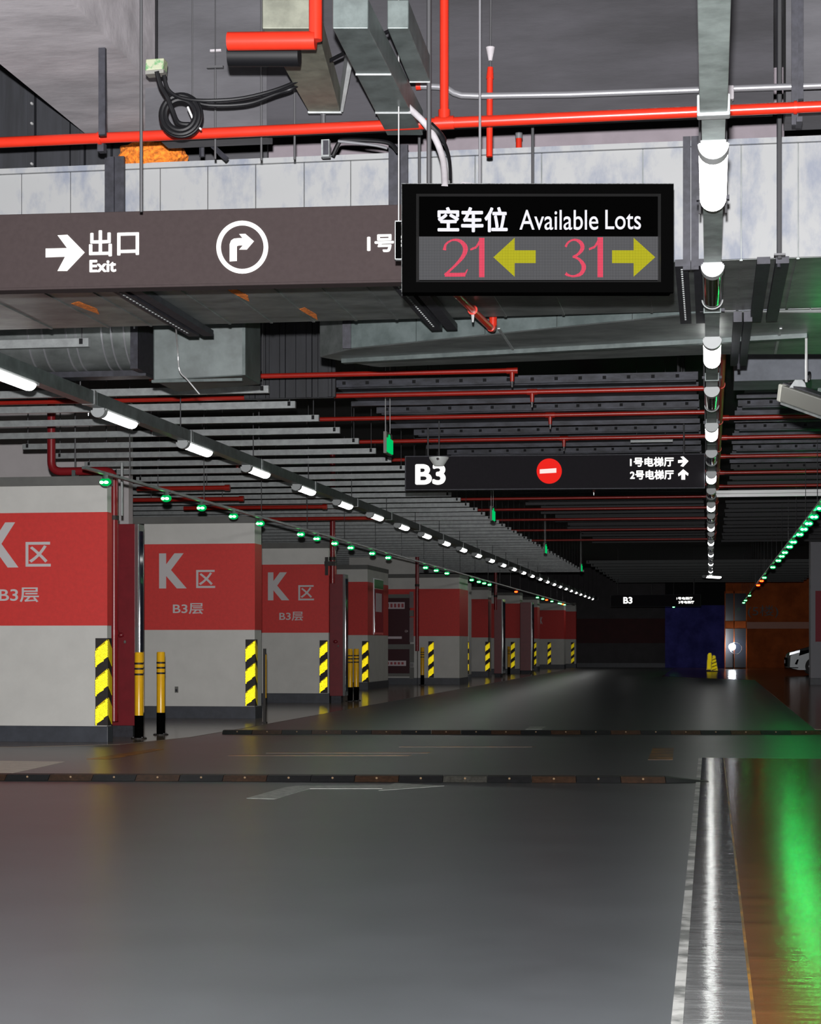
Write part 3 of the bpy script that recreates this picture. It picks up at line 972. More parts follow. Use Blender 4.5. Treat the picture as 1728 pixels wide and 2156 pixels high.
# ------------------------------------------------------------------ free-spaces LED display
DD = 9.2
RR, FW = Vector((CT, ST, 0)), Vector((-ST, CT, 0))
pc = W(1131.5, 615, DD)
ds = thing('parking_count_display', tuple(pc), 'black LED display reading Available Lots 21 and 31 with yellow arrows', 'display')
ND = -FW
D = lambda px, py, o=0.0: W(px, py, DD) + ND * o
q4 = lambda x0, y0, x1, y1, o=0.0: [D(x0, y1, o), D(x1, y1, o), D(x1, y0, o), D(x0, y0, o)]
MB().prism(q4(848, 388, 1416, 613, -0.03), -ND * 0.10).build('housing', M_blk, ds, bevel=0.003)
fr_ = MB()
for r in ((845, 386, 1418, 408), (845, 594, 1418, 615.5), (845, 408, 876, 594), (1391, 408, 1418, 594)):
    fr_.prism(q4(*r, -0.03), ND * 0.03)
fr_.build('frame', M_blk, ds)
MB().prism(q4(845, 386, 1418, 387.2, 0), -ND * 0.1).build('frame_edge', M_galvl, ds)
MB().prism(q4(845, 386, 846, 615.5, 0), -ND * 0.1).build('frame_edge', M_galvl, ds)
bz = MB()
bz.add(q4(876, 408, 1391, 594, 0.0) + q4(883, 412, 1385, 589, -0.026), [(0, 1, 5, 4), (1, 2, 6, 5), (2, 3, 7, 6), (3, 0, 4, 7)])
bz.build('inner_bevel', mat('dark_grey_bevel', (0.012, 0.012, 0.012), 0.4), ds)
MB().prism(q4(880, 410, 1388, 495, -0.028), ND * 0.006).build('title_panel', M_blk2, ds)
lp = MB().prism(q4(882, 496, 1386, 587.5, -0.028), ND * 0.008).build('led_matrix', M_grid, None, loc=tuple(D(882, 587.5, -0.028)))
lp.rotation_euler = (0, 0, TH)
# re-express the matrix mesh in its own rotated axes, so that the pixel grid follows the panel
rot = Matrix.Rotation(-TH, 4, 'Z')
lp.data.transform(rot)
lp.parent = ds
lp.location = D(882, 587.5, -0.028) - Vector(ds.location)


def disp_text(body, x0, y0, x1, y1, bold):
    p = D(x0, y1)
    return text('lettering', body, p, RR, UP, ND * -0.020, (x1 - x0) / FOC * DD, (y1 - y0) / FOC * DD, M_disp, ds, bold)


disp_text('空车位', 921, 434, 1069, 487, 0.028)
disp_text('Available', 1094, 440, 1260, 482, 0.004)
disp_text('Lots', 1275, 440, 1350, 481, 0.004)


def led_shape(name, vs, fs, m, x0, y0, x1, y1):
    mb = MB()
    flat(mb, vs, fs, D(x0, y1), RR, UP, ND * -0.0185, (x1 - x0) / FOC * DD, (y1 - y0) / FOC * DD)
    o = mb.build(name, m, None, loc=tuple(D(882, 587.5, -0.028)))
    o.data.transform(rot)
    o.rotation_euler = (0, 0, TH)
    o.parent = ds
    o.location = D(882, 587.5, -0.028) - Vector(ds.location)
    sm = o.modifiers.new('thickness', 'SOLIDIFY')
    sm.thickness = 0.002
    sm.offset = 0
    return o


two = [catmull([(0.05, 0.70, 0.10), (0.10, 0.86, 0.055), (0.30, 0.965, 0.05), (0.52, 0.93, 0.09), (0.66, 0.76, 0.14), (0.60, 0.55, 0.11), (0.40, 0.33, 0.07), (0.18, 0.14, 0.06), (0.06, 0.04, 0.06)]),
       [(0.06, 0.05, 0.10), (0.45, 0.05, 0.10), (0.66, 0.055, 0.10)], [(0.63, 0.03, 0.05), (0.72, 0.19, 0.03)]]
three = [catmull([(0.05, 0.78, 0.07), (0.14, 0.90, 0.05), (0.32, 0.96, 0.05), (0.50, 0.89, 0.10), (0.56, 0.75, 0.12), (0.44, 0.60, 0.07), (0.27, 0.52, 0.05)]),
         catmull([(0.27, 0.53, 0.05), (0.46, 0.46, 0.07), (0.60, 0.28, 0.13), (0.52, 0.10, 0.10), (0.30, 0.03, 0.05), (0.12, 0.06, 0.06), (0.05, 0.10, 0.09)])]
one = [[(0.55, 0.0, 0.24), (0.55, 1.0, 0.24)], [(0.05, 0.70, 0.05), (0.30, 0.76, 0.06), (0.50, 0.93, 0.10)]]
for strokes, r in ((two, (932, 501, 985, 581)), (one, (990, 499, 1020, 582)), (three, (1189, 501, 1234, 582)), (one, (1240, 498, 1270, 582))):
    vs, fs_ = stroke_mesh(strokes)
    led_shape('digit', vs, fs_, M_lred, *r)
arl = [(0, 0.5), (0.5, 1.0), (0.5, 0.68), (1.0, 0.68), (1.0, 0.35), (0.5, 0.35), (0.5, 0)]
led_shape('arrow', arl, [tuple(range(7))], M_lyel, 1039, 499, 1128, 581)
arr = [(1 - x, y) for x, y in arl]
led_shape('arrow', arr, [tuple(range(7))], M_lyel, 1289, 499, 1380, 581)
MB().prism(q4(832, 464, 844, 544, -0.05), ND * 0.03).build('side_bracket', M_blk, ds)
for r in ((831, 463, 845, 465), (831, 543, 845, 545), (831, 463, 832.5, 545)):
    MB().prism(q4(*r, -0.05), ND * 0.034).build('bracket_edge', M_galvl, ds)
for px, r, m, py in ((839, 0.0035, M_rodl, 464), (903, 0.0115, M_rod, 388), (1011, 0.0065, M_pipegrey, 388)):
    p = D(px, py, -0.06)
    MB().tube([p, (p.x, p.y, CEIL)], r, 10).build('hanger_rod', m, ds, smooth=True)
MB().tube([D(965, 384, -0.05), D(975, 379, -0.05), D(1000, 382, -0.05), D(1010, 385, -0.05)], 0.004, 6).build('loose_wire', M_slab, ds)

# ------------------------------------------------------------------ ceiling light trays and tube lights
ZT = ZH(2.0)


def light_fixture(name, lit):
    t = thing(name, (0, 0, 0), '', 'light')
    L, r = 1.08, 0.058

    def halfcyl(y0, y1, r, n=12, ztop=0.0):
        pts = [(r * math.cos(math.pi + math.pi * k / n), r * math.sin(math.pi + math.pi * k / n) + ztop) for k in range(n + 1)]
        return MB().prism([(x, y0, z) for x, z in pts], (0, y1 - y0, 0))
    lens = MB()
    n = 12
    rings = []
    ys = [(0.085, 1.0), (0.93, 1.0), (0.965, 0.95), (0.99, 0.8), (1.01, 0.5), (1.018, 0.12)]
    vs, fs = [], []
    for y, f in ys:
        for k in range(n + 1):
            a = math.pi + math.pi * k / n
            vs.append((r * f * math.cos(a), y, -0.022 + r * 0.9 * f * math.sin(a)))
    for i in range(len(ys) - 1):
        for k in range(n):
            a = i * (n + 1) + k
            fs.append((a, a + 1, a + n + 2, a + n + 1))
    lens.add(vs, fs)
    lens.build('lens', M_lit if lit else M_off, t, smooth=True)
    MB().box(-0.05, 0.05, 0.02, 1.0, -0.022, 0.0).build('base_channel', M_wht, t)
    cap = halfcyl(0.0, 0.09, 0.062, 12, -0.02)
    cap.build('end_cap', M_wht, t, smooth=True)
    MB().box(-0.045, 0.045, 1.0, 1.06, -0.02, 0.0).build('rear_clip', M_wht, t)
    MB().box(-0.058, 0.058, 0.06, 0.1, -0.026, 0.0).build('lens_collar', M_wht, t)
    if not lit:
        MB().tube([(r * math.cos(math.pi + math.pi * k / 12), 1.0, -0.022 + r * 0.9 * math.sin(math.pi + math.pi * k / 12)) for k in range(13)], 0.004, 6).build('lens_rim', M_wht, t)
    return t


PL, PO = light_fixture('tube_light', True), light_fixture('tube_light', False)
PL['group'] = 'lit tube lights on the ceiling trays'
PO['group'] = 'dark tube lights on the right tray'
used = {'on': False, 'off': False}


def place(src, key, loc, label, rz=None):
    if not used[key]:
        used[key] = True
        src.location = loc
        src['label'] = label
        if rz is not None:
            src.rotation_euler = (0, 0, rz)
        return src
    return copy_tree(src, loc, label, rz)


RX = 0.012
ny = nf = 0
for k in range(19):
    y = 7.62 + 2.45 * k
    if k % 2 == 0:
        place(PL, 'on', (RX, y, ZT), 'lit tube light on the right ceiling tray, ' + ORD[ny] + ' lit one from the front')
        ny += 1
    else:
        place(PO, 'off', (RX, y, ZT), 'unlit tube light on the right ceiling tray, ' + ORD[nf] + ' dark one from the front')
        nf += 1
place(PL, 'on', (RX - 0.2, 56.2, ZT), 'lit tube light set crosswise at the far end of the right tray', -0.5)
LX = -5.13
for k in range(28):
    place(PL, 'on', (LX, 12.9 + 2.6 * k, ZT), 'lit tube light on the long left ceiling tray, ' + ORD[k] + ' from the front')

rt = thing('light_tray', (RX, 30, ZT), 'straight galvanised light tray along the right side of the aisle ceiling', 'tray')
MB().box(RX - 0.052, RX + 0.052, 3.0, 7.28, ZT, ZT + 0.05).build('tray_section', M_rtray, rt, bevel=0.004)
MB().box(RX - 0.062, RX + 0.062, 7.24, 7.3, ZT - 0.012, ZT + 0.07).build('joint_flange', M_galvl, rt, bevel=0.005)
for k in range(17):
    y0 = 7.3 + 3.0 * k
    MB().box(RX - 0.045, RX + 0.045, y0, y0 + 2.985, ZT, ZT + 0.05).build('tray_section', M_rtray, rt)
    MB().box(RX - 0.052, RX + 0.052, y0 + 1.3, y0 + 1.34, ZT - 0.006, ZT + 0.055).build('joint_clip', M_zinc, rt)
    for s in (() if 10.3 < y0 + 1.6 < 14.3 else (-1, 1)):
        MB().tube([(RX + s * 0.06, y0 + 1.6, ZT - 0.01), (RX + s * 0.06, y0 + 1.6, CEIL)], 0.006, 6).build('hanger_rod', M_rod, rt)
    MB().box(RX - 0.075, RX + 0.075, y0 + 1.58, y0 + 1.62, ZT + 0.05, ZT + 0.07).build('cross_bracket', M_dark, rt)
lt = thing('light_tray', (LX, 45, ZT), 'long galvanised light tray receding along the left side of the aisle', 'tray')
for k in range(25):
    y0 = 12.35 + 3.0 * k
    MB().box(LX - 0.05, LX + 0.05, y0, y0 + 2.985, ZT, ZT + 0.11).build('tray_section', M_zinc, lt)
    MB().box(LX - 0.054, LX + 0.056, y0 + 2.9, y0 + 2.95, ZT - 0.004, ZT + 0.115).build('joint_clip', M_galv, lt)
    MB().tube([(LX, y0 + 2.7, ZT + 0.1), (LX, y0 + 2.7, CEIL)], 0.006, 6).build('hanger_rod', M_rod, lt)

# ------------------------------------------------------------------ parking-space indicator LEDs


def indicator(red, near=False):
    t = thing('space_indicator', (0, 0, 0), '', 'indicator light', 'red space indicators' if red else 'green space indicators')
    MB().ell((0, 0, 0), 0.062, 0.05, 0.043, 16, 10).build('dome', M_rshell if red else M_gshell, t, smooth=True)
    MB().tube([(0, 0, 0.03), (0, 0, 0.075)], [0.035, 0.025], 14).build('housing', M_zinc, t, smooth=True)
    m = MB()
    for s in (-1, 1):
        m.ell((s * 0.022 - 0.004, -0.034, -0.006), 0.025, 0.028, 0.016, 10, 8)
    m.build('led_core', M_rcore if red else (M_gcore2 if near else M_gcore), t, smooth=True)
    return t


G, Rd, GN = indicator(False), indicator(True), indicator(False, True)
G_used = Rd_used = False
HL = 1.65
left = [(213, 1015, 0), (352, 1049, 0), (421, 1069, 0), (480, 1087, 0), (540, 1102, 0), (614, 1125, 0), (655, 1134, 0), (697, 1144, 0), (732, 1153, 0), (784, 1165, 0), (816, 1174, 0),
        (896, 1195, 0), (918, 1201, 0), (938, 1207, 0), (980, 1221, 0), (995, 1225, 0), (1006, 1228, 0), (1017, 1231, 0), (1048, 1246, 1), (1097, 1258, 0), (1106, 1261, 0), (1150, 1263, 1),
        (1157, 1266, 0), (1164, 1271, 0), (1190, 1270, 0), (1197, 1272, 1), (1203, 1273, 0)]
right = [(1728, 1070, 0), (1712, 1088, 0), (1700, 1102, 0), (1690, 1114, 0), (1681, 1125, 0), (1668, 1141, 0), (1661, 1151, 0), (1652, 1163, 0), (1646, 1171, 0), (1640, 1180, 0), (1634, 1194, 0),
         (1617, 1216, 0), (1608, 1223, 1), (1599, 1232, 1), (1584, 1254, 0), (1573, 1264, 0), (1568, 1269, 0), (1562, 1276, 0), (1556, 1284, 0)]


def put(px, py, red, label, ht=HL, snap=None):
    global G_used, Rd_used
    d = FOC * ht / (HOR - py)
    p = W(px, py, d)
    if snap is not None:
        p.x = snap
        p.z = ZH(HL)
    if red:
        if not Rd_used:
            Rd_used = True
            Rd.location = p
            Rd['label'] = label
            return Rd
        return copy_tree(Rd, p, label)
    if snap == 1.335 and d < 33:
        return copy_tree(GN, p, label)
    if not G_used:
        G_used = True
        G.location = p
        G['label'] = label
        return G
    return copy_tree(G, p, label)


cnt = [0, 0]
for px, py, r in left:
    put(snap=-6.1, px=px, py=py, red=r, label=('red' if r else 'green') + ' glowing space indicator over the left bays, ' + ORD[cnt[r]] + ' ' + ('red' if r else 'green') + ' one from the front')
    cnt[r] += 1
cnt = [0, 0]
for px, py, r in right[:-1]:
    put(snap=1.335, px=px, py=py, red=r, label=('red' if r else 'green') + ' glowing space indicator over the right bays, ' + ORD[cnt[r]] + ' ' + ('red' if r else 'green') + ' one from the front')
    cnt[r] += 1
copy_tree(GN, W(1729, 841, 12.75), 'green glowing indicator at the right edge on the grey camera housing')
for k, d in enumerate((14.6, 17, 19.5, 21.2)):
    lab = 'green space indicator beyond the right edge, ' + ORD[k] + ' on the rail from the camera'
    if k == 0:
        GN.location, GN['label'] = (1.335, d, ZH(HL)), lab
    else:
        copy_tree(GN, (1.335, d, ZH(HL)), lab)
la = put(1372, 1274, 0, 'lone green indicator before the dark far wall, left one', 1.6)
lb = put(1418, 1278, 0, 'lone green indicator before the dark far wall, right one', 1.6)
for c in (la, lb):
    p = Vector(c.location)
    MB().tube([p + Vector((0, 0, 0.07)), (p.x, p.y, CEIL)], 0.012, 6).build('hanger_rod', M_rod, c)
for x, lab, y0 in ((-6.1, 'thin grey rail carrying the green indicators over the left bays', 18.0), (1.335, 'thin grey rail carrying the green indicators over the right bays', 8.0)):
    t = thing('indicator_rail', (x, y0, ZH(HL + 0.075)), lab, 'rail')
    for k in range(26 if x > 0 else 23):
        MB().box(x - 0.02, x + 0.02, y0 + 3 * k, y0 + 3 * k + 2.99, ZH(HL + 0.072), ZH(HL + 0.10)).build('rail_section', M_zinc, t)
        MB().tube([(x, y0 + 3 * k + 1.5, ZH(HL + 0.1)), (x, y0 + 3 * k + 1.5, CEIL)], 0.005, 6).build('hanger_rod', M_rod, t)

# ------------------------------------------------------------------ galvanised cross bars over the left bays


def cross_bar(x0, x1, Y, ht, label, h=0.066, m=None, grp='galvanised bars across the left bays', rods=True):
    t = thing('cross_bar', ((x0 + x1) / 2, Y, ZH(ht)), label, 'ceiling bar', grp)
    MB().box(x0, x1, Y, Y + 0.05, ZH(ht), ZH(ht) + h).build('channel', m or M_galvl, t)
    for x in (x0 + 0.06, x1 - 0.06):
        MB().box(x - 0.014, x + 0.014, Y - 0.006, Y, ZH(ht) + h * 0.3, ZH(ht) + h * 0.95).build('bolt', M_hole, t)
        if rods:
            MB().tube([(x, Y + 0.025, ZH(ht) + h), (x, Y + 0.025, CEIL)], 0.005, 6).build('hanger_rod', M_rod, t)
    return t


cross_bar(-9, XY(186, 14.2), 14.2, 2.31, 'pale galvanised bar just above the nearest lit tube on the left, nearest of all')
cross_bar(-9, XY(315, 15.8), 15.8, 2.30, 'galvanised bar ending at the uppermost mid-ceiling red pipe')
for k in range(40):
    Y = 17.0 + 1.13 * k
    left_end = -9.5 if k < 4 else (-8.05 if k < 9 else -12.5)
    cross_bar(left_end, -4.0, Y, 2.3, 'galvanised bar across the left bays, ' + ORD[k] + ' of the long receding series')
for k in range(9):
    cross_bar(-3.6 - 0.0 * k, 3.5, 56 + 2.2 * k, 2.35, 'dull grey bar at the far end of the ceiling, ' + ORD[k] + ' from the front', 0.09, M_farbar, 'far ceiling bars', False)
for k, (Y, x0, x1) in enumerate(((25.6, -7.9, -6.6), (27.6, -8.6, -6.9), (29.4, -8.3, -6.0), (32.2, -8.4, -5.4))):
    t = thing('low_sprinkler_pipe', ((x0 + x1) / 2, Y, ZH(2.16)), 'short dark red pipe low over the left bays among the bars, ' + ORD[k] + ' from the front', 'pipe', 'low red pipes over the left bays')
    MB().tube([(x0, Y, ZH(2.16)), (x1, Y, ZH(2.16))], 0.032, 12).build('pipe', M_red2, t, smooth=True)
    MB().tube([(x1 - 0.04, Y, ZH(2.16)), (x1 + 0.03, Y, ZH(2.16))], 0.042, 12).build('end_coupling', M_red2, t, smooth=True)
    for x in (x0 + 0.3, x1 - 0.3):
        MB().tube([(x, Y, ZH(2.16)), (x, Y, CEIL)], 0.006, 6).build('hanger_rod', M_rod, t)
# white twin trunking on the right, small white trunk in the middle
t = thing('white_trunking', (2, 28.3, ZH(2.18)), 'bright white twin trunking across the right bays below the red pipes', 'trunking')
for k in range(2):
    MB().box(0.06, 6, 28.3, 28.36, ZH(2.155 + 0.05 * k), ZH(2.20 + 0.05 * k)).build('trunk', mat('bright_white_trunk', (0.9, 0.9, 0.9), 0.5), t)
t = thing('white_batten', WY(1370, 928, 23.6), 'short unlit white batten lying above the no-entry sign', 'batten')
MB().box(XY(1327, 23.6), XY(1416, 23.6), 23.6, 23.65, ZY(1370, 931, 23.6), ZY(1370, 925, 23.6)).build('body', M_wht, t)
for px in (1340, 1400):
    MB().tube([(XY(px, 23.6), 23.62, ZY(1370, 925, 23.6)), (XY(px, 23.6), 23.62, CEIL)], 0.006, 6).build('hanger_rod', M_rod, t)

# ------------------------------------------------------------------ dark perforated channels between the trays
for k, Y in enumerate((19.0, 19.75, 21.2, 21.9, 23.5, 24.3, 26.0, 26.9, 28.8, 30.6, 32.6, 34.6, 37.0, 39.5, 42, 45, 48)):
    x0, x1 = (-3.8 + 0.03 * (Y - 19)), (-0.12)
    for side, (xa, xe) in (('left', (x0, x1)), ('right', (0.3, 4.6))):
        t = thing('perforated_channel', ((xa + xe) / 2, Y, ZH(2.62)), 'dark perforated steel channel ' + side + ' of the right tray, ' + ORD[k] + ' from the front', 'ceiling channel',
                  'dark perforated channels ' + side + ' of the right tray')
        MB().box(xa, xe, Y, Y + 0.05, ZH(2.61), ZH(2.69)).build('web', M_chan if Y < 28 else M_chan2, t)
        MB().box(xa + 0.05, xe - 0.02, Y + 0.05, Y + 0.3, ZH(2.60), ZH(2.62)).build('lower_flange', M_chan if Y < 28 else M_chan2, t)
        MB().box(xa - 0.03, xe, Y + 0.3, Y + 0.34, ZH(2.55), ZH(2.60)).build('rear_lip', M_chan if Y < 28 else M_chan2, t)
        if Y < 30:
            hm = MB()
            n = int((xe - xa) / 0.24)
            for j in range(n):
                x = xa + 0.1 + j * 0.24
                hm.box(x, x + 0.035, Y - 0.003, Y, ZH(2.635), ZH(2.668))
            hm.build('hole_row', M_hole, t)['kind'] = 'stuff'
        for x in (xa + 0.2, xe - 0.2):
            MB().tube([(x, Y + 0.1, ZH(2.62)), (x, Y + 0.1, CEIL)], 0.006, 6).build('hanger_rod', M_rod, t)

# ------------------------------------------------------------------ red sprinkler branches over the aisle
HP = 2.45


def sprinkler(t, x, Y, zr=0.0225):
    q = MB().tube([(x, Y, ZH(HP) - 0.01), (x, Y, ZH(HP) - 0.10)], [0.024, 0.018], 10).build('sprinkler_drop', M_red2, t, smooth=True)
    MB().tube([(x, Y, ZH(HP) - 0.10), (x, Y, ZH(HP) - 0.15)], [0.012, 0.007], 8).build('sprinkler_head', M_chrome, q)
    MB().tube([(x - 0.05, Y, ZH(HP)), (x + 0.05, Y, ZH(HP))], 0.03, 12).build('tee_coupling', M_red2, t, smooth=True)


br = [(XY(315, 16.98), XY(1078, 16.98), 16.98, (1078,)), (-11, 0.1, 18.45, (186, 1120)), (-11, 0.1, 20.35, (320, 1158)), (-8, 0.1, 22.7, (1187,)), (-8, 0.1, 25.0, (500,)),
      (-8, 0.1, 27.3, ()), (-8, 0.1, 29.6, (1250,)), (-8, 0.1, 32, ()), (-8, 0.1, 34.6, ()), (-8, 0.1, 37.5, ()), (-8, 0.1, 41, ()), (-8, 0.1, 45, ())]
for k, (x0, x1, Y, heads) in enumerate(br):
    t = thing('sprinkler_branch', ((x0 + x1) / 2, Y, ZH(HP)), 'red sprinkler branch across the aisle ceiling, ' + ORD[k] + ' from the front', 'pipe', 'red sprinkler branches left of the tray')
    n = max(1, round((x1 - x0) / 3))
    for j in range(n):
        MB().tube([(x0 + (x1 - x0) * j / n, Y, ZH(HP)), (x0 + (x1 - x0) * (j + 1) / n, Y, ZH(HP))], 0.0235, 12).build('pipe', M_red2, t, smooth=True)
    for h in heads:
        sprinkler(t, XY(h, Y), Y)
    for x in (XY(545, 17) * Y / 17, x0 + 0.6):
        MB().box(x - 0.02, x + 0.02, Y - 0.035, Y + 0.035, ZH(HP) - 0.03, ZH(HP) + 0.05).build('pipe_clip', M_dark, t)
        MB().tube([(x, Y, ZH(HP) + 0.03), (x, Y, CEIL)], 0.008, 6).build('hanger_rod', M_rod, t)
for k, Y in enumerate((20.9, 22.9, 25.2, 27.6, 30)):
    t = thing('sprinkler_branch', (2.2, Y, ZH(HP)), 'red sprinkler branch right of the tray, ' + ORD[k] + ' from the front', 'pipe', 'red sprinkler branches right of the tray')
    MB().tube([(0.1, Y, ZH(HP)), (5.5, Y, ZH(HP))], 0.0235, 12).build('pipe', M_red2, t, smooth=True)
    MB().tube([(0.1, Y, ZH(HP)), (0.2, Y, ZH(HP))], 0.031, 12).build('elbow_coupling', M_red2, t, smooth=True)
    MB().tube([(3.5, Y, ZH(HP)), (3.5, Y, CEIL)], 0.008, 6).build('hanger_rod', M_rod, t)
t = thing('sprinkler_feed', (0.1, 30, ZH(HP)), 'long red feed pipe running beside the right light tray', 'pipe')
for k in range(10):
    MB().tube([(0.1, 15.2 + 3 * k, ZH(HP)), (0.1, 18.2 + 3 * k, ZH(HP))], 0.034, 14).build('pipe', M_feed, t, smooth=True)
    MB().tube([(0.1, 15.2 + 3 * k, ZH(HP)), (0.1, 15.3 + 3 * k, ZH(HP))], 0.041, 14).build('coupling', M_feed, t, smooth=True)
    MB().tube([(0.1, 16.4 + 3 * k, ZH(HP)), (0.1, 16.4 + 3 * k, CEIL)], 0.008, 6).build('hanger_rod', M_rod, t)

# loose wire strand left of centre
t = thing('loose_wire', W(375, 700, 13.9), 'pale loose wire strand dangling across the red pipe on the left', 'wire')
MB().tube(catmull([W(*q) for q in ((366, 655, 12.13), (370, 690, 12.6), (374, 735, 13.35), (378, 780, 13.4), (395, 800, 13.45), (420, 830, 13.5))]), 0.005, 6).build('strand', M_rodl, t)
#@@NEXT
# ------------------------------------------------------------------ mid-distance sign with no-entry disc
s2, at2, u2, n2, a2, b2, h2 = sign_box('floor_sign', 852, 1484, (965, 949), (1038, 1023), 22.5, 22.2, 0.12, M_signd,
                                       'dark overhead sign with B3, a red no-entry disc and lift directions', 'sign')
rect_text('lettering', 'B3', 874, 977, 938, 1021, at2, u2, n2, M_txt, s2, 0.035)
P = [at2(1156 + 26.5 * math.cos(k * math.pi / 20), 992 - 26.5 * math.sin(k * math.pi / 20)) + n2 * NF for k in range(40)]
MB().prism(P, n2 * 0.006).build('no_entry_disc', M_noent, s2)
px_poly('no_entry_bar', [(1136, 997.5), (1136, 988.5), (1171, 986), (1171, 995.5)], at2, n2, M_noentw, s2, NF + 0.008)
rect_text('lettering', '1号电梯厅', 1326, 963, 1418, 983, at2, u2, n2, M_txt, s2, 0.03)
rect_text('lettering', '2号电梯厅', 1326, 990, 1418, 1010, at2, u2, n2, M_txt, s2, 0.03)
px_poly('lift_arrow', [(1427, 969), (1438, 968), (1432, 962), (1438, 961), (1449, 971), (1438, 983), (1432, 981), (1438, 974), (1427, 975)], at2, n2, M_txt, s2)
px_poly('lift_arrow', [(1434, 1010), (1434, 999), (1428, 1003), (1427, 998), (1438, 988), (1449, 997), (1448, 1002), (1442, 998), (1442, 1010)], at2, n2, M_txt, s2)
for px in (900, 1440):
    p = at2(px, 962) - n2 * 0.06
    MB().tube([p, (p.x, p.y, CEIL)], 0.01, 8).build('hanger_rod', M_rod, s2)
t = thing('ceiling_speaker', W(924, 983, 21.8), 'small white cone-shaped fitting hanging before the B3 lettering', 'fitting')
p = W(924, 973, 21.8)
MB().tube([p - UP * 0.045, p + UP * 0.045, p + UP * 0.055], [0.055, 0.115, 0.115], 20).build('cone', mat('white_fitting', (0.6, 0.62, 0.6), 0.4), t, smooth=True)
MB().tube([p + UP * 0.05, (p.x, p.y, CEIL)], 0.008, 8).build('stem', M_rod, t)
MB().ell((p.x, p.y - 0.1, p.z + 0.03), 0.02, 0.02, 0.02, 8, 6).build('rivet', M_chrome, t)

# ------------------------------------------------------------------ green hanging exit signs seen nearly edge-on
for k, (px, py, d, grey) in enumerate(((822, 935, 20, 1), (1040, 1083, 29.5, 0), (1150, 1155, 40, 0), (1225, 1195, 50, 0))):
    c = W(px, py, d)
    t = thing('exit_sign', tuple(c), ('green glowing exit sign seen edge-on, left of the B3 sign' if k == 0 else 'small green exit sign over the aisle, ' + ORD[k] + ' of the three beyond the dark sign'), 'exit sign')
    L = 0.36
    hh = 0.095
    MB().box(c.x - 0.045, c.x - 0.012, c.y - L / 2, c.y + L / 2, c.z - hh - 0.015, c.z + hh + 0.02).build('case', M_gry, t)
    MB().box(c.x - 0.012, c.x, c.y - L / 2 + 0.01, c.y + L / 2 - 0.01, c.z - hh, c.z + hh * 0.55).build('glowing_face', M_exit, t)
    MB().ell((c.x - 0.004, c.y - 0.05, c.z + hh * 0.7), 0.008, 0.05, 0.03, 8, 6).build('figure_head', M_exit, t)
    for s in (-1, 1):
        MB().tube([(c.x - 0.03, c.y + s * L * 0.4, c.z + hh), (c.x - 0.03, c.y + s * L * 0.4, CEIL)], 0.005, 6).build('hanger_rod', M_rodl, t)

# ------------------------------------------------------------------ grey camera housing at the right edge
t = thing('camera_housing', W(1697, 835, 12.9), 'long grey weatherproof camera housing hanging at the right edge', 'camera')
hp = [W(1653, 833, 13.0), W(1745, 865, 12.4)]
u = (hp[1] - hp[0]).normalized()
v = Vector((-u.y, u.x, 0)).normalized()
wv = u.cross(v)
if wv.z < 0:
    wv = -wv
bx = lambda a0, a1, v0, v1, w0, w1: [hp[0] + u * a + v * b + wv * c for c in (w0, w1) for a, b in ((a0, v0), (a1, v0), (a1, v1), (a0, v1))]
MB().hexa(bx(0.02, 0.9, -0.06, 0.08, -0.035, 0.075)).build('case', M_gry, t, bevel=0.008)
MB().hexa(bx(-0.0, 0.05, -0.065, 0.085, -0.04, 0.08)).build('end_cap', mat('housing_cap', (0.36, 0.36, 0.32), 0.5), t, bevel=0.01)
MB().hexa(bx(0.08, 0.9, -0.07, 0.0, -0.05, -0.036)).build('bottom_strip', M_galv, t)
MB().hexa(bx(0.0, 0.9, -0.03, 0.05, 0.078, 0.088)).build('sun_shield', M_dark, t)
pb_ = hp[0] + u * 0.17 + wv * 0.08
MB().prism([pb_ + RR * x + UP * z for x, z in ((-0.06, 0.0), (0.06, -0.01), (0.05, 0.03), (0.03, 0.055), (-0.02, 0.055))], (0, 0.05, 0)).build('bracket', M_galvl, t, bevel=0.004)
MB().tube([W(1697, 805, 12.85), W(1697, 745, 12.85)], 0.009, 10).build('drop_rod', M_rodl, t)
MB().tube([W(1697, 747, 12.85), (W(1697, 747, 12.85).x, W(1697, 747, 12.85).y, z0)], 0.009, 8).build('drop_rod', M_rodl, t)
MB().tube(catmull([W(*q) for q in ((1697, 790, 12.86), (1704, 785, 12.88), (1703, 800, 12.9), (1690, 803, 12.9), (1665, 806, 12.95), (1652, 812, 13.0))]), 0.01, 8).build('cable', M_cable, t, smooth=True)

# ------------------------------------------------------------------ pillars on the left


M_headb = mat('head_beam_grey', (0.13, 0.13, 0.122), 0.7, var=0.1, scale=4)


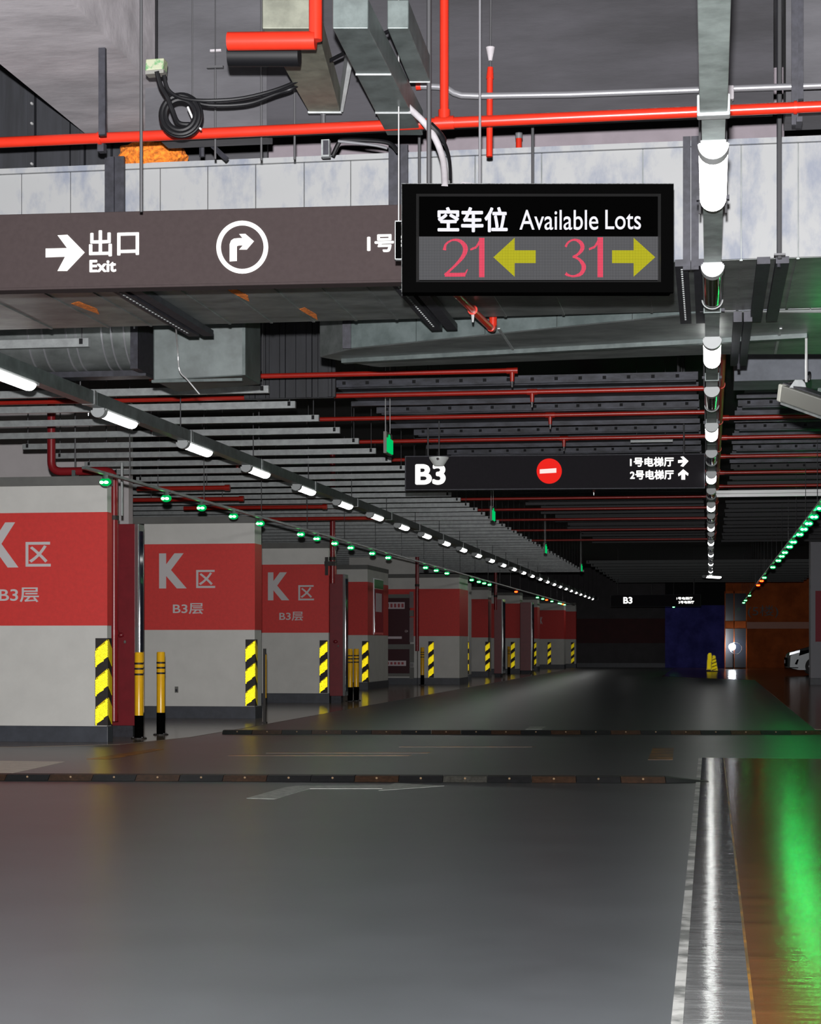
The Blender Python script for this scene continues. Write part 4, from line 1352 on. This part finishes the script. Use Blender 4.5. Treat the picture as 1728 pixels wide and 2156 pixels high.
def pillar(x0, x1, y0, y1, label, zr=(1.30, 2.56), lettering=None, ztop=2.86):
    t = thing('pillar', ((x0 + x1) / 2, (y0 + y1) / 2, 0), label, 'pillar')
    MB().box(x0, x1, y0, y1, 0.18, ztop).build('shaft', M_white, t, bevel=0.006)
    if ztop < 3:
        MB().box(x0 - 1.0, x1 + 0.01, y0 - 0.03, y1 + 0.02, ztop, ztop + 0.1).build('head_beam', M_headb, t)
    MB().box(x0 - 0.004, x1 + 0.004, y0 - 0.004, y1 + 0.004, zr[0], zr[1]).build('red_band', M_redw, t)
    MB().box(x0 - 0.012, x1 + 0.012, y0 - 0.012, y1 + 0.012, 0, 0.18).build('dark_skirting', M_skirt, t, bevel=0.006)
    if lettering:
        for body, (px0, py0, px1, py1), b in lettering:
            p, q = WY(px0, py1, y0 - 0.004), WY(px1, py1, y0 - 0.004)
            p.z = ZY((px0 + px1) / 2, py1, y0)
            hh = ZY((px0 + px1) / 2, py0, y0) - p.z
            text('lettering', body, p, XX, UP, (0, -0.002, 0), q.x - p.x, hh, M_letter, t, 0.0, b)
    return t


def guard(x, y, label, w=0.13, z0=0.19, h=0.97, sd=True):
    """rubber corner guard wrapped round a pillar corner at (x, y): one leg on the front, one on the aisle side"""
    t = thing('corner_guard', (x, y, z0), label, 'corner guard', 'yellow and black corner guards')
    MB().box(x - w, x + 0.014, y - 0.014, y, z0, z0 + h).build('front_strip', M_rub, t)
    MB().box(x, x + 0.014, y, y + w, z0, z0 + h).build('side_strip', M_rub, t)
    st = h / 3
    for k in range(3):
        za = z0 + k * st + 0.01
        o = MB().prism([(x - w + 0.008, y - 0.014, za), (x + 0.008, y - 0.014, za + 0.105), (x + 0.008, y - 0.014, za + 0.105 + 0.195), (x - w + 0.008, y - 0.014, za + 0.195)],
                       (0, -0.003, 0)).build('yellow_stripe', M_yel, t)
        prism_sheet([(0, 0), (w, 0.105), (w, 0.285), (0, 0.18)], (x - w + 0.008, y - 0.017, za), (1, 0, 0), (0, 0, 1), (0, -1, 0), 0.013).build('prismatic_face', M_retro, o)
        MB().prism([(x + 0.014, y + 0.0, za + 0.105), (x + 0.014, y + w - 0.01, za), (x + 0.014, y + w - 0.01, za + 0.195), (x + 0.014, y + 0.0, za + 0.3)],
                   (0.006, 0, 0)).build('yellow_stripe', M_yel, t)
    return t


P1Y, P1X = 20.3, -6.61
pillar(-10.6, P1X, P1Y, P1Y + 0.16, 'nearest white pillar with red band and K lettering, cut by the left edge',
       lettering=[('K', (-24, 1100, 39, 1195), 0.045), ('区', (54, 1141, 107, 1193), 0.012), ('B3层', (-2, 1237, 82, 1268), 0.012)])
guard(P1X - 0.0, P1Y, 'yellow and black corner guard on the nearest pillar')
pillar(XY(303, 27), XY(536, 27), 27.0, 27.42, 'second white pillar with red band and full K lettering, behind the bollards',
       lettering=[('K', (335, 1165, 393, 1239), 0.045), ('区', (413, 1200, 453, 1238), 0.012), ('B3层', (364, 1270, 428, 1293), 0.012)])
guard(XY(536, 27), 26.985, 'yellow and black corner guard on the second pillar', sd=False)
pillar(XY(545, 34.3), XY(692, 34.3), 34.3, 35.0, 'third white pillar with red band and darker K lettering',
       lettering=[('K', (564, 1205, 609, 1264), 0.045), ('区', (628, 1232, 661, 1264), 0.012), ('B3层', (588, 1288, 638, 1307), 0.012)])
guard(XY(688, 34.3), 34.285, 'yellow and black corner guard on the third pillar')
pillar(-9.6, -8.0, 44.2, 47.1, 'white wall-like pillar with a glazed notice case on its side, fourth in the row')
guard(-8.0, 44.2, 'yellow and black corner guard on the fourth pillar')
pillar(-7.72, -6.6, 50.2, 52.0, 'fifth pillar with plain red band, right of the dark door')
guard(XY(912, 50.2), 50.19, 'yellow and black corner guard on the fifth pillar')
pillar(-8.6, XY(1027, 62), 62, 63, 'sixth pillar with red band, narrow in the distance')
guard(XY(1030, 62), 61.99, 'yellow and black corner guard on the sixth pillar')
pillar(-8.4, -6.85, 69, 70, 'seventh pillar with red band, between two dark red cabinets')
guard(-7.05, 68.99, 'yellow and black corner guard on the seventh pillar')
pillar(-8.4, XY(1131, 76), 76, 77, 'eighth pillar with red band, next to last on the left')
guard(XY(1128, 76), 75.99, 'yellow and black corner guard on the eighth pillar')
pillar(-8.2, XY(1187, 83), 83, 84, 'last white pillar with red band at the far end of the left row', lettering=[('K', (1137, 1299, 1142, 1314), 0.03)])
guard(XY(1159, 83), 82.99, 'yellow and black corner guard on the last white pillar')
pillar(XY(1190, 86.5) - 0.1, XY(1212, 86.5), 86.5, 87, 'dark slim pier standing just before the far wall')
guard(XY(1208, 86.5), 86.49, 'farthest yellow and black corner guard, before the dark far wall')
guard(XY(986, 56), 56.0, 'slim yellow and black guard strip between the fifth and sixth pillars', w=0.1)
pp_ = thing('side_pier', (XY(975, 56), 56.5, 0), 'narrow grey pier edge behind the fifth pillar', 'pillar')
MB().box(-8.0, XY(987, 56) - 0.0, 56.01, 56.6, 0.18, 2.9).build('shaft', M_white, pp_)
MB().box(-8.0, XY(987, 56) + 0.01, 56.0, 56.61, 0, 0.18).build('dark_skirting', M_skirt, pp_)

# small tag on the second pillar
p = WY(371, 1452, 26.98)
t = thing('wall_tag', tuple(p), 'small grey tag low on the second pillar', 'tag')
MB().box(p.x - 0.025, p.x + 0.025, 26.985, 27.0, p.z - 0.045, p.z + 0.045).build('plate', M_gry, t)
MB().box(p.x - 0.015, p.x + 0.015, 26.98, 26.985, p.z - 0.03, p.z + 0.01).build('print', M_dark, t)

# ------------------------------------------------------------------ hydrant cabinets and red risers


def cabinet(x0, x1, y0, y1, z0_, z1_, label, handle=True):
    t = thing('hydrant_cabinet', ((x0 + x1) / 2, (y0 + y1) / 2, z0_), label, 'cabinet', 'dark red hydrant cabinets')
    MB().box(x0, x1 - 0.04, y0, y1, z0_, z1_).build('body', M_cab, t, bevel=0.004)
    MB().box(x0 + 0.02, x1 - 0.08, y0 + 0.05, y1 - 0.05, 0.0, z0_).build('plinth', M_dark, t)
    dr = MB().box(x1 - 0.04, x1, y0 - 0.002, y1, z0_, z1_).build('door', M_chrome, t, bevel=0.003)
    MB().box(x1, x1 + 0.006, y0 + 0.05, y1 - 0.05, z0_ + 0.08, z1_ - 0.08).build('door_pane', M_glass, dr)
    if handle:
        q = MB().ell(((x0 + x1) / 2 - 0.03, y0 - 0.03, (z0_ + z1_) / 2 - 0.12), 0.045, 0.03, 0.03, 10, 8).build('valve_wheel', M_cab, t, smooth=True)
        MB().ell(((x0 + x1) / 2 + 0.02, y0 - 0.02, (z0_ + z1_) / 2 - 0.2), 0.015, 0.02, 0.02, 8, 6).build('valve_cap', M_gry, q)
    return t


cabinet(XY(230, 21.45), XY(291, 21.45), 21.45, 21.68, 0.14, 2.5, 'dark red hydrant cabinet with bright door edge, on the nearest pillar')
cabinet(XY(694, 34.2), XY(726, 34.2), 34.2, 34.5, 0.14, 2.37, 'dark red hydrant cabinet with bright door edge, on the third pillar')
cabinet(XY(1040, 61.9), XY(1058, 61.9), 61.9, 62.7, 0.12, 2.55, 'dark red hydrant cabinet beside the sixth pillar', False)
cabinet(-6.83, -6.4, 68.9, 69.7, 0.12, 2.6, 'dark red hydrant cabinet beside the seventh pillar', False)


def rounded(pts, r=0.1, k=6):
    pts = [Vector(p) for p in pts]
    out = [pts[0]]
    for i in range(1, len(pts) - 1):
        a, b, c = pts[i - 1], pts[i], pts[i + 1]
        p0 = b + (a - b).normalized() * r
        p1 = b + (c - b).normalized() * r
        for j in range(k + 1):
            s = j / k
            out.append(p0 * (1 - s) ** 2 + b * 2 * s * (1 - s) + p1 * s * s)
    out.append(pts[-1])
    return out


YP = 20.75
t = thing('hydrant_riser', WY(241, 1400, YP), 'thick dark red pipe stepping down beside the nearest pillar', 'pipe')
M_riser = mat('dark_red_riser', (0.22, 0.012, 0.016), 0.3)
pl = [WY(108, 930, YP), WY(108, 993, YP), WY(240, 997, YP), (WY(240, 997, YP).x, YP, 0.22)]
pl[2].z = pl[1].z
pl[0].z = CEIL
MB().tube(rounded(pl, 0.12), 0.047, 16).build('pipe', M_riser, t, smooth=True)
x = pl[3][0]
for z in (2.5, 1.2):
    MB().tube([(x, YP, z), (x, YP, z + 0.05)], 0.056, 14).build('pipe_collar', M_rub if z > 2 else M_riser, t, smooth=True)
p = WY(158, 1002, YP)
MB().box(p.x - 0.02, p.x + 0.02, YP - 0.06, YP + 0.07, p.z - 0.12, p.z + 0.06).build('wall_bracket', M_zinc, t)
MB().tube([(p.x, YP, p.z + 0.06), (p.x, YP, CEIL)], 0.008, 6).build('hanger_rod', M_rod, t)
x2 = x + 0.085
MB().tube([(x2, YP + 0.02, 2.55), (x2, YP + 0.02, 3.15)], 0.014, 10).build('white_side_pipe', M_wht, t, smooth=True)
for px, Y, z1_, lab in ((700, 34.05, CEIL, 'red riser pipe above the cabinet on the third pillar'), (878, 49.95, CEIL, 'dark red riser pipe right of the dark door'),
                        (1043, 61.7, CEIL, 'dark red riser pipe at the sixth pillar')):
    t = thing('hydrant_riser', (XY(px, Y), Y, 2.3), lab, 'pipe')
    MB().tube([(XY(px, Y), Y, 2.2 if px != 878 else 0.9), (XY(px, Y), Y, z1_)], 0.05, 14).build('pipe', M_riser, t, smooth=True)
    MB().tube([(XY(px, Y), Y, 2.62), (XY(px, Y), Y, 2.68)], 0.06, 14).build('pipe_collar', M_rub, t, smooth=True)
t = thing('pipe_bracket', (XY(688, 34.1), 34.1, 2.5), 'black bracket post where the red pipe meets the third pillar', 'bracket')
MB().box(XY(685, 34.1), XY(691, 34.1), 34.05, 34.1, 2.35, 2.68).build('post', M_rub, t)
MB().box(XY(685, 34.1), XY(708, 34.1), 34.0, 34.05, 2.52, 2.6).build('arm', M_rub, t)
struct(MB().box(-15.9, -8.32, 26.55, 26.75, 2.4, CEIL).build('wall_left', mat('pinkish_white_wall', (0.60, 0.56, 0.56), 0.8, var=0.04, scale=3)))

# ------------------------------------------------------------------ bollards


def bollard(x, y, label, h=1.0):
    t = thing('bollard', (x, y, 0), label, 'bollard', 'yellow steel bollards')
    r = 0.05
    MB().tube([(x, y, 0.27), (x, y, h - 0.012), (x, y, h)], [r, r, r * 0.86], 20).build('post', M_boll, t, smooth=True)
    MB().tube([(x, y, 0.01), (x, y, 0.272)], r + 0.001, 20).build('black_base', M_blk, t, smooth=True)
    for z in (0.87, 0.81, 0.745):
        MB().tube([(x, y, z - 0.011), (x, y, z + 0.011)], r + 0.0025, 20).build('dark_ring', M_rub, t, smooth=True)
    MB().tube([(x, y, 0.004), (x, y, 0.016)], 0.09, 20).build('base_plate', M_rub, t)
    for a in (0.8, 2.3, 3.9, 5.5):
        MB().tube([(x + 0.075 * math.cos(a), y + 0.075 * math.sin(a), 0.016), (x + 0.075 * math.cos(a), y + 0.075 * math.sin(a), 0.028)], 0.009, 6).build('anchor_bolt', M_chrome, t)
    return t


for px, py, lab in ((292.5, 1556, 'yellow bollard with black base, left of the pair by the nearest cabinet'), (338.5, 1548, 'yellow bollard with black base before the second pillar'),
                    (737, 1477, 'yellow bollard touching the fourth pillar corner, left of the farther pair'), (750, 1476, 'yellow bollard touching the fourth pillar corner, right of the farther pair'),
                    (889, 1443, 'orange-yellow bollard half hidden behind the guard of the fifth pillar'), (1071, 1421, 'small far bollard by the seventh pillar'), (1113, 1414.6, 'small far bollard by the eighth pillar')):
    p = WF(px, py)
    bollard(p.x, p.y, lab)
p = WF(557, 1523)
t = thing('thin_post', (p.x, p.y, 0), 'thin dark post with yellow edge right of the second pillar', 'post')
MB().box(p.x - 0.018, p.x + 0.018, p.y - 0.02, p.y + 0.02, 0, 1.03).build('post', M_rub, t)
MB().box(p.x + 0.018, p.x + 0.024, p.y - 0.02, p.y + 0.02, 0.35, 0.95).build('yellow_edge', M_boll, t)
MB().box(p.x - 0.03, p.x + 0.03, p.y - 0.04, p.y + 0.04, 0, 0.02).build('foot', M_rub, t)

# ------------------------------------------------------------------ notice case on the fourth pillar, dark door
ya, yb = YX(786, -7.99), YX(805, -7.99)
zt_, zb_ = CAMH + (HOR - 1218) / FOC * 46, CAMH + (HOR - 1336) / FOC * 46
t = thing('notice_case', (-7.98, (ya + yb) / 2, zb_), 'tall glazed notice case with green header on the fourth pillar', 'notice case')
MB().box(-7.995, -7.97, ya, yb, zb_, zt_).build('frame', M_chrome, t)
MB().box(-7.97, -7.962, ya + 0.04, yb - 0.04, zb_ + 0.05, zt_ - 0.26).build('glass', M_glass, t)
MB().box(-7.97, -7.96, ya + 0.04, yb - 0.04, zt_ - 0.24, zt_ - 0.03).build('green_header', mat('green_header', (0.03, 0.22, 0.06), 0.5), t)
MB().box(-7.962, -7.955, ya + 0.2, yb - 0.3, zb_ + 0.55, zb_ + 1.0).build('pale_notice', M_sign_w, t)

YD = 50.25
dx0, dx1 = XY(812, YD), XY(880, YD)
dw = struct(MB().box(-9.6, -7.75, YD + 0.02, YD + 0.3, 0.18, CEIL).build('wall_left', M_white))
MB().box(-9.6, -7.75, YD + 0.012, YD + 0.02, 1.3, 2.56).build('red_band', M_redw, dw)
MB().box(-9.6, -7.75, YD + 0.01, YD + 0.3, 0, 0.18).build('dark_skirting', M_skirt, dw)
dr = struct(MB().box(dx0 - 0.2, XY(863, YD), YD - 0.02, YD + 0.015, 0.22, 2.42).build('door_1', mat('dark_maroon_door', (0.05, 0.006, 0.012), 0.25), None))
xd = XY(863, YD)
MB().box(dx0 - 0.2, xd, YD - 0.05, YD - 0.02, 2.32, 2.42).build('door_frame', M_gry, dr)
MB().box(dx0 - 0.2, xd, YD - 0.05, YD - 0.02, 0.22, 0.30).build('door_frame', M_gry, dr)
MB().box(dx0 - 0.2, xd, YD - 0.05, YD - 0.02, 0.95, 1.08).build('door_rail', M_gry, dr)
for k, (py0, py1) in enumerate(((1246, 1280), (1285, 1298), (1300, 1352), (1356, 1395), (1396, 1404), (1405, 1429))):
    MB().box(xd, xd + 0.11, YD - 0.09, YD - 0.02, ZY(868, py1, YD), ZY(868, py0, YD)).build('reflective_post_segment', M_chrome if k % 2 == 0 else M_gry, dr)
for py0, py1, px1 in ((1268, 1282, 852), (1340, 1345, 846), (1391, 1402, 855)):
    q = MB().box(dx0 - 0.1, XY(px1, YD), YD - 0.032, YD - 0.02, ZY(830, py1, YD), ZY(830, py0, YD)).build('door_notice', M_sign_w, dr)
    if py1 - py0 > 8:
        for j in range(5):
            x = dx0 + 0.03 + j * 0.1
            MB().box(x, x + 0.06, YD - 0.036, YD - 0.032, ZY(830, py1 - 3, YD), ZY(830, py0 + 3, YD)).build('print_block', M_sgtext, q)
p = WY(855, 1329, YD - 0.04)
MB().tube([p, p - Vector((0, 0.04, 0))], 0.04, 12).build('door_handle', M_chrome, dr)

# ------------------------------------------------------------------ right-hand pillar, car, far objects
xr = XY(1706, 51.5)
pr = pillar(xr, xr + 1.4, 51.5, 52.3, 'grey pillar with dark red band at the right edge, in front of the car', zr=(1.15, 2.5), ztop=CEIL)
for ch in pr.children:
    if ch.name.startswith('shaft'):
        ch.data.materials[0] = mat('grey_pillar_paint', (0.33, 0.33, 0.36), 0.6)
    if ch.name.startswith('red_band'):
        ch.data.materials[0] = mat('deep_red_band', (0.30, 0.012, 0.03), 0.6)
# the band stops short of the aisle corner
for ch in pr.children:
    if ch.name.startswith('red_band'):
        for v in ch.data.vertices:
            if v.co.x < 0:
                v.co.x += 0.13

cY = 66.0
c0 = Vector((XY(1655, cY), cY, 0))
car = thing('car', (c0.x + 2.2, cY + 0.9, 0), 'silver car parked nose out behind the right pillar', 'car')
prof = [(0.0, 0.28), (0.02, 0.72), (0.10, 0.80), (0.9, 1.02), (1.15, 1.05), (1.95, 1.46), (3.3, 1.48), (4.1, 1.1), (4.4, 0.95), (4.45, 0.35), (4.2, 0.25), (0.3, 0.20)]
sec = []
nY = 7
bm_ = MB()
for j in range(nY):
    f = j / (nY - 1)
    y = cY + 1.75 * f
    e = 1 - 0.10 * (abs(2 * f - 1) ** 3)
    for x_, z_ in prof:
        inx = 0.12 * abs(2 * f - 1) ** 2 if x_ < 0.5 else 0
        bm_.v.append(Vector((c0.x + x_ + inx, y, 0.2 + (z_ - 0.2) * e)))
n = len(prof)
for j in range(nY - 1):
    for i in range(n):
        a, b = j * n + i, j * n + (i + 1) % n
        bm_.f.append((a, b, b + n, a + n))
bm_.f.append(tuple(range(n)))
bm_.f.append(tuple(range((nY - 1) * n, nY * n))[::-1])
bm_.build('body', M_car, car, smooth=True)
cx = c0.x
MB().box(cx - 0.01, cx + 0.03, cY + 0.25, cY + 1.5, 0.32, 0.62).build('grille', M_blk, car)
MB().box(cx - 0.03, cx - 0.012, cY + 0.65, cY + 1.1, 0.42, 0.54).build('number_plate', M_sign_w, car)
MB().prism([(cx + 0.10, cY - 0.01, 0.70), (cx + 0.45, cY - 0.01, 0.80), (cx + 0.45, cY - 0.01, 0.88), (cx + 0.12, cY - 0.01, 0.79)], (0, 0.05, 0)).build('headlamp', M_chrome, car)
MB().prism([(cx + 0.42, cY - 0.012, 0.68), (cx + 1.1, cY - 0.012, 0.90), (cx + 1.1, cY - 0.012, 0.96), (cx + 0.46, cY - 0.012, 0.84)], (0, 0.05, 0)).build('dark_wing_trim', M_blk, car)
MB().prism([(cx + 0.28, cY - 0.012, 0.40), (cx + 0.36, cY - 0.012, 0.56), (cx + 0.42, cY - 0.012, 0.56), (cx + 0.36, cY - 0.012, 0.38)], (0, 0.05, 0)).build('fog_lamp_trim', M_blk, car)
MB().box(cx + 0.1, cx + 0.4, cY - 0.02, cY + 0.03, 0.26, 0.29).build('lower_lip', M_blk, car)
for xw in (0.95, 3.5):
    for yw in (cY + 0.02, cY + 1.55):
        q = MB().tube([(cx + xw, yw - 0.03, 0.32), (cx + xw, yw + 0.18, 0.32)], 0.32, 24).build('wheel', M_rub, car, smooth=True)
        MB().tube([(cx + xw, yw - 0.04, 0.32), (cx + xw, yw + 0.0, 0.32)], 0.2, 16).build('rim', M_chrome, q, smooth=True)
MB().prism([(cx + 1.25, cY + 0.02, 1.06), (cx + 3.9, cY + 0.02, 1.1), (cx + 3.2, cY + 0.08, 1.38), (cx + 1.9, cY + 0.08, 1.36)], (0, -0.03, 0)).build('side_window', M_glass, car)

# glazed lobby corner with a bright lamp
gY = 84.5
t = thing('glass_lobby', (XY(1552, gY), gY, 0), 'dark glass lobby front with chrome edges, right of the blue far wall', 'glazing')
ga, gb, gc = XY(1526, gY), XY(1545, gY), XY(1571, gY)
for a, b in ((ga, gb), (gb, gc)):
    MB().box(a + 0.02, b - 0.02, gY, gY + 0.04, 0.05, 1.75).build('glass_panel', M_glass, t)
    MB().box(a + 0.02, b - 0.02, gY, gY + 0.04, 2.1, 3.3).build('glass_panel', M_glass, t)
MB().box(ga, gc, gY - 0.02, gY + 0.06, 1.78, 2.08).build('orange_rail', M_wood, t)
for x in (ga, gb, gc):
    MB().box(x - 0.02, x + 0.02, gY - 0.02, gY + 0.06, 0.0, 3.4).build('mullion', M_wood, t)
MB().box(ga, gc, gY - 0.02, gY + 0.06, 3.3, 3.4).build('head_rail', M_wood, t)
p = WY(1541, 1362, gY - 0.3)
t = thing('work_lamp', tuple(p), 'dazzling white round lamp in front of the glass lobby', 'lamp')
MB().ell((p.x, p.y, p.z), 0.15, 0.1, 0.15, 20, 12).build('lens', M_headl, t, smooth=True)
MB().tube([(p.x + 0.16 + 0.26 * math.cos(a * math.pi / 12), p.y + 0.1, p.z - 0.06 + 0.26 * math.sin(a * math.pi / 12)) for a in range(25)], 0.018, 8).build('reflector_rim', M_chrome, t, smooth=True)
MB().tube([(p.x + 0.05, p.y + 0.15, 0.0), (p.x + 0.05, p.y + 0.15, p.z)], 0.03, 10).build('stand', M_dark, t)

# yellow floor-warning board
p = WF(1499, 1414)
t = thing('wet_floor_sign', (p.x, p.y, 0), 'yellow folding warning board standing on the far floor before the blue wall', 'warning sign')
sc = p.y / FOC
xo = p.x


def leaf(pts, yo, m, nm):
    return MB().prism([(xo + (a - 1499) * sc, p.y + yo, max(0.02, (1414 - b) * sc)) for a, b in pts], (0, 0.05, 0)).build(nm, m, t)


leaf([(1487, 1411), (1489, 1379), (1492, 1375), (1497, 1375), (1499, 1380), (1496, 1411)], 0.2, M_yel, 'rear_leaf')
fl_ = leaf([(1496, 1413), (1499, 1382), (1502, 1379), (1506, 1381), (1511, 1411), (1510, 1413)], -0.1, M_yel, 'front_leaf')
for nm, pts, yo, host in (('rear', [(1488, 1409), (1496, 1409), (1498, 1381), (1496, 1376), (1492, 1376), (1490, 1380)], 0.2, None), ('front', [(1497, 1411), (1510, 1411), (1505, 1382), (1502, 1380), (1500, 1382)], -0.1, None)):
    pr_ = [((a - 1480) * sc, (1420 - b) * sc) for a, b in pts]
    host = [c for c in t.children if c.name.startswith(nm + '_leaf')][0]
    q0 = (min(q[0] for q in pr_), min(q[1] for q in pr_))
    prism_sheet([(u_ - q0[0], v_ - q0[1]) for u_, v_ in pr_], (xo - 19 * sc + q0[0], p.y + yo - 0.002, (1414 - max(b for a, b in pts)) * sc), (1, 0, 0), (0, 0, 1), (0, -1, 0), 0.02).build('prismatic_face', M_retro, host)
for k in range(4):
    y_ = 1386 + k * 7
    leaf([(1498, y_ + 4), (1508, y_), (1508, y_ + 1.2), (1498, y_ + 5.2)], -0.17, M_rub, 'dark_stripe')
MB().box(xo - 0.25, xo + 0.28, p.y - 0.15, p.y + 0.3, 0, 0.03).build('base', M_rub, t)

# distant lit signs
fsn, at3, u3, n3, a3, b3, h3 = sign_box('floor_sign', 1285, 1475, (1252, 1252), (1277, 1277), 70, 69, 0.12, M_signd, 'tiny far overhead sign with B3, last along the aisle', 'sign')
rect_text('lettering', 'B3', 1312, 1257, 1331, 1271, at3, u3, n3, M_txt, fsn, 0.03)
rect_text('lettering', '1号电梯厅', 1424, 1257, 1458, 1263, at3, u3, n3, M_txt, fsn, 0.03)
rect_text('lettering', '2号电梯厅', 1428, 1265, 1461, 1271, at3, u3, n3, M_txt, fsn, 0.03)
for px in (1300, 1460):
    p = at3(px, 1254) - n3 * 0.06
    MB().tube([p, (p.x, p.y, CEIL)], 0.02, 6).build('hanger_rod', M_rod, fsn)

# ------------------------------------------------------------------ speed humps


def hump(pa, pb, n, cap_end, label, seq):
    a, b = WF(*pa), WF(*pb)
    u = (b - a).normalized()
    v = Vector((-u.y, u.x, 0))
    L = (b - a).length
    t = thing('speed_hump', tuple((a + b) / 2), label, 'speed hump')
    st = L / n
    for k in range(n):
        o = a + u * (k * st + 0.003)
        e = a + u * ((k + 1) * st - 0.003)
        prof = [(-0.16, 0.003), (-0.08, 0.046), (0.08, 0.046), (0.16, 0.003)]
        P = [o + v * q + UP * z for q, z in prof]
        if cap_end and k == n - 1:
            Q = [e + v * q * 0.4 + UP * 0.004 for q, z in prof]
            Q[1].z = Q[2].z = 0.008
            q_ = MB()
            q_.add(P + Q, [(0, 1, 2, 3), (7, 6, 5, 4), (0, 4, 5, 1), (1, 5, 6, 2), (2, 6, 7, 3), (3, 7, 4, 0)])
            q_.build('end_block', M_bump_k, t)
        else:
            mm = {'k': M_bump_k, 'y': M_bump_y, 'g': M_bump_g}[seq[k % len(seq)]]
            MB().prism(P, e - o).build('hump_block', mm, t)
            c = o.lerp(e, 0.5) - v * 0.12 + UP * 0.032
            MB().ell(tuple(c), 0.010, 0.009, 0.009, 8, 6).build('reflector', M_stud, t)
    return t


hump((-517, 1639.2), (1492, 1647), 22, True, 'near speed hump of black and brown rubber blocks across the lane', 'kykgkykykykyk')
hump((470, 1545), (1850, 1546), 22, False, 'farther speed hump across the lane, dark against the asphalt', 'ky')

# ------------------------------------------------------------------ floor paint


def paint(name, pts, m, label, z=0.002):
    P = [WF(*q) for q in pts]
    mb = MB().prism([p + UP * 0.0005 for p in P], UP * z)
    c = sum(P, Vector()) / len(P)
    o = mb.build(name, m, None, loc=(c.x, c.y, 0))
    return tag(o, label, 'road marking')


paint('turn_arrow', [(519, 1681), (578, 1683), (652, 1661), (805, 1661), (797, 1665), (935, 1655), (832, 1649), (820, 1653.5), (622, 1655), (600, 1658)], M_pale, 'worn white turn arrow painted on the asphalt before the near hump')
paint('white_block', [(-90, 1601), (137, 1604), (18, 1630), (-90, 1630)], mat('cream_paint', (0.78, 0.74, 0.62), 0.4, scale=10, var=0.1), 'cream white painted block at the left edge beyond the near hump')
paint('yellow_line', [(182, 1598.5), (232, 1599), (345, 1578), (322, 1577)], M_oran, 'short worn yellow line beside the bollards')
paint('yellow_patch', [(1364, 1600), (1416, 1600), (1418, 1575), (1374, 1575)], M_oran, 'orange painted square on the asphalt right of centre')
paint('white_patch', [(1106, 1536), (1140, 1536), (1150, 1530), (1116, 1530)], M_pale, 'small white painted patch before the farther hump')
for k, (x0, y0, x1, w) in enumerate(((560, 1584, 900, 2.0), (840, 1572, 1120, 1.2), (480, 1590, 860, 1.4))):
    paint('faded_line', [(x0, y0 + w), (x1, y0 + w), (x1 + 8, y0), (x0 + 8, y0)], M_oran, 'thin faded yellow line across the lane, ' + ORD[k] + ' of three')
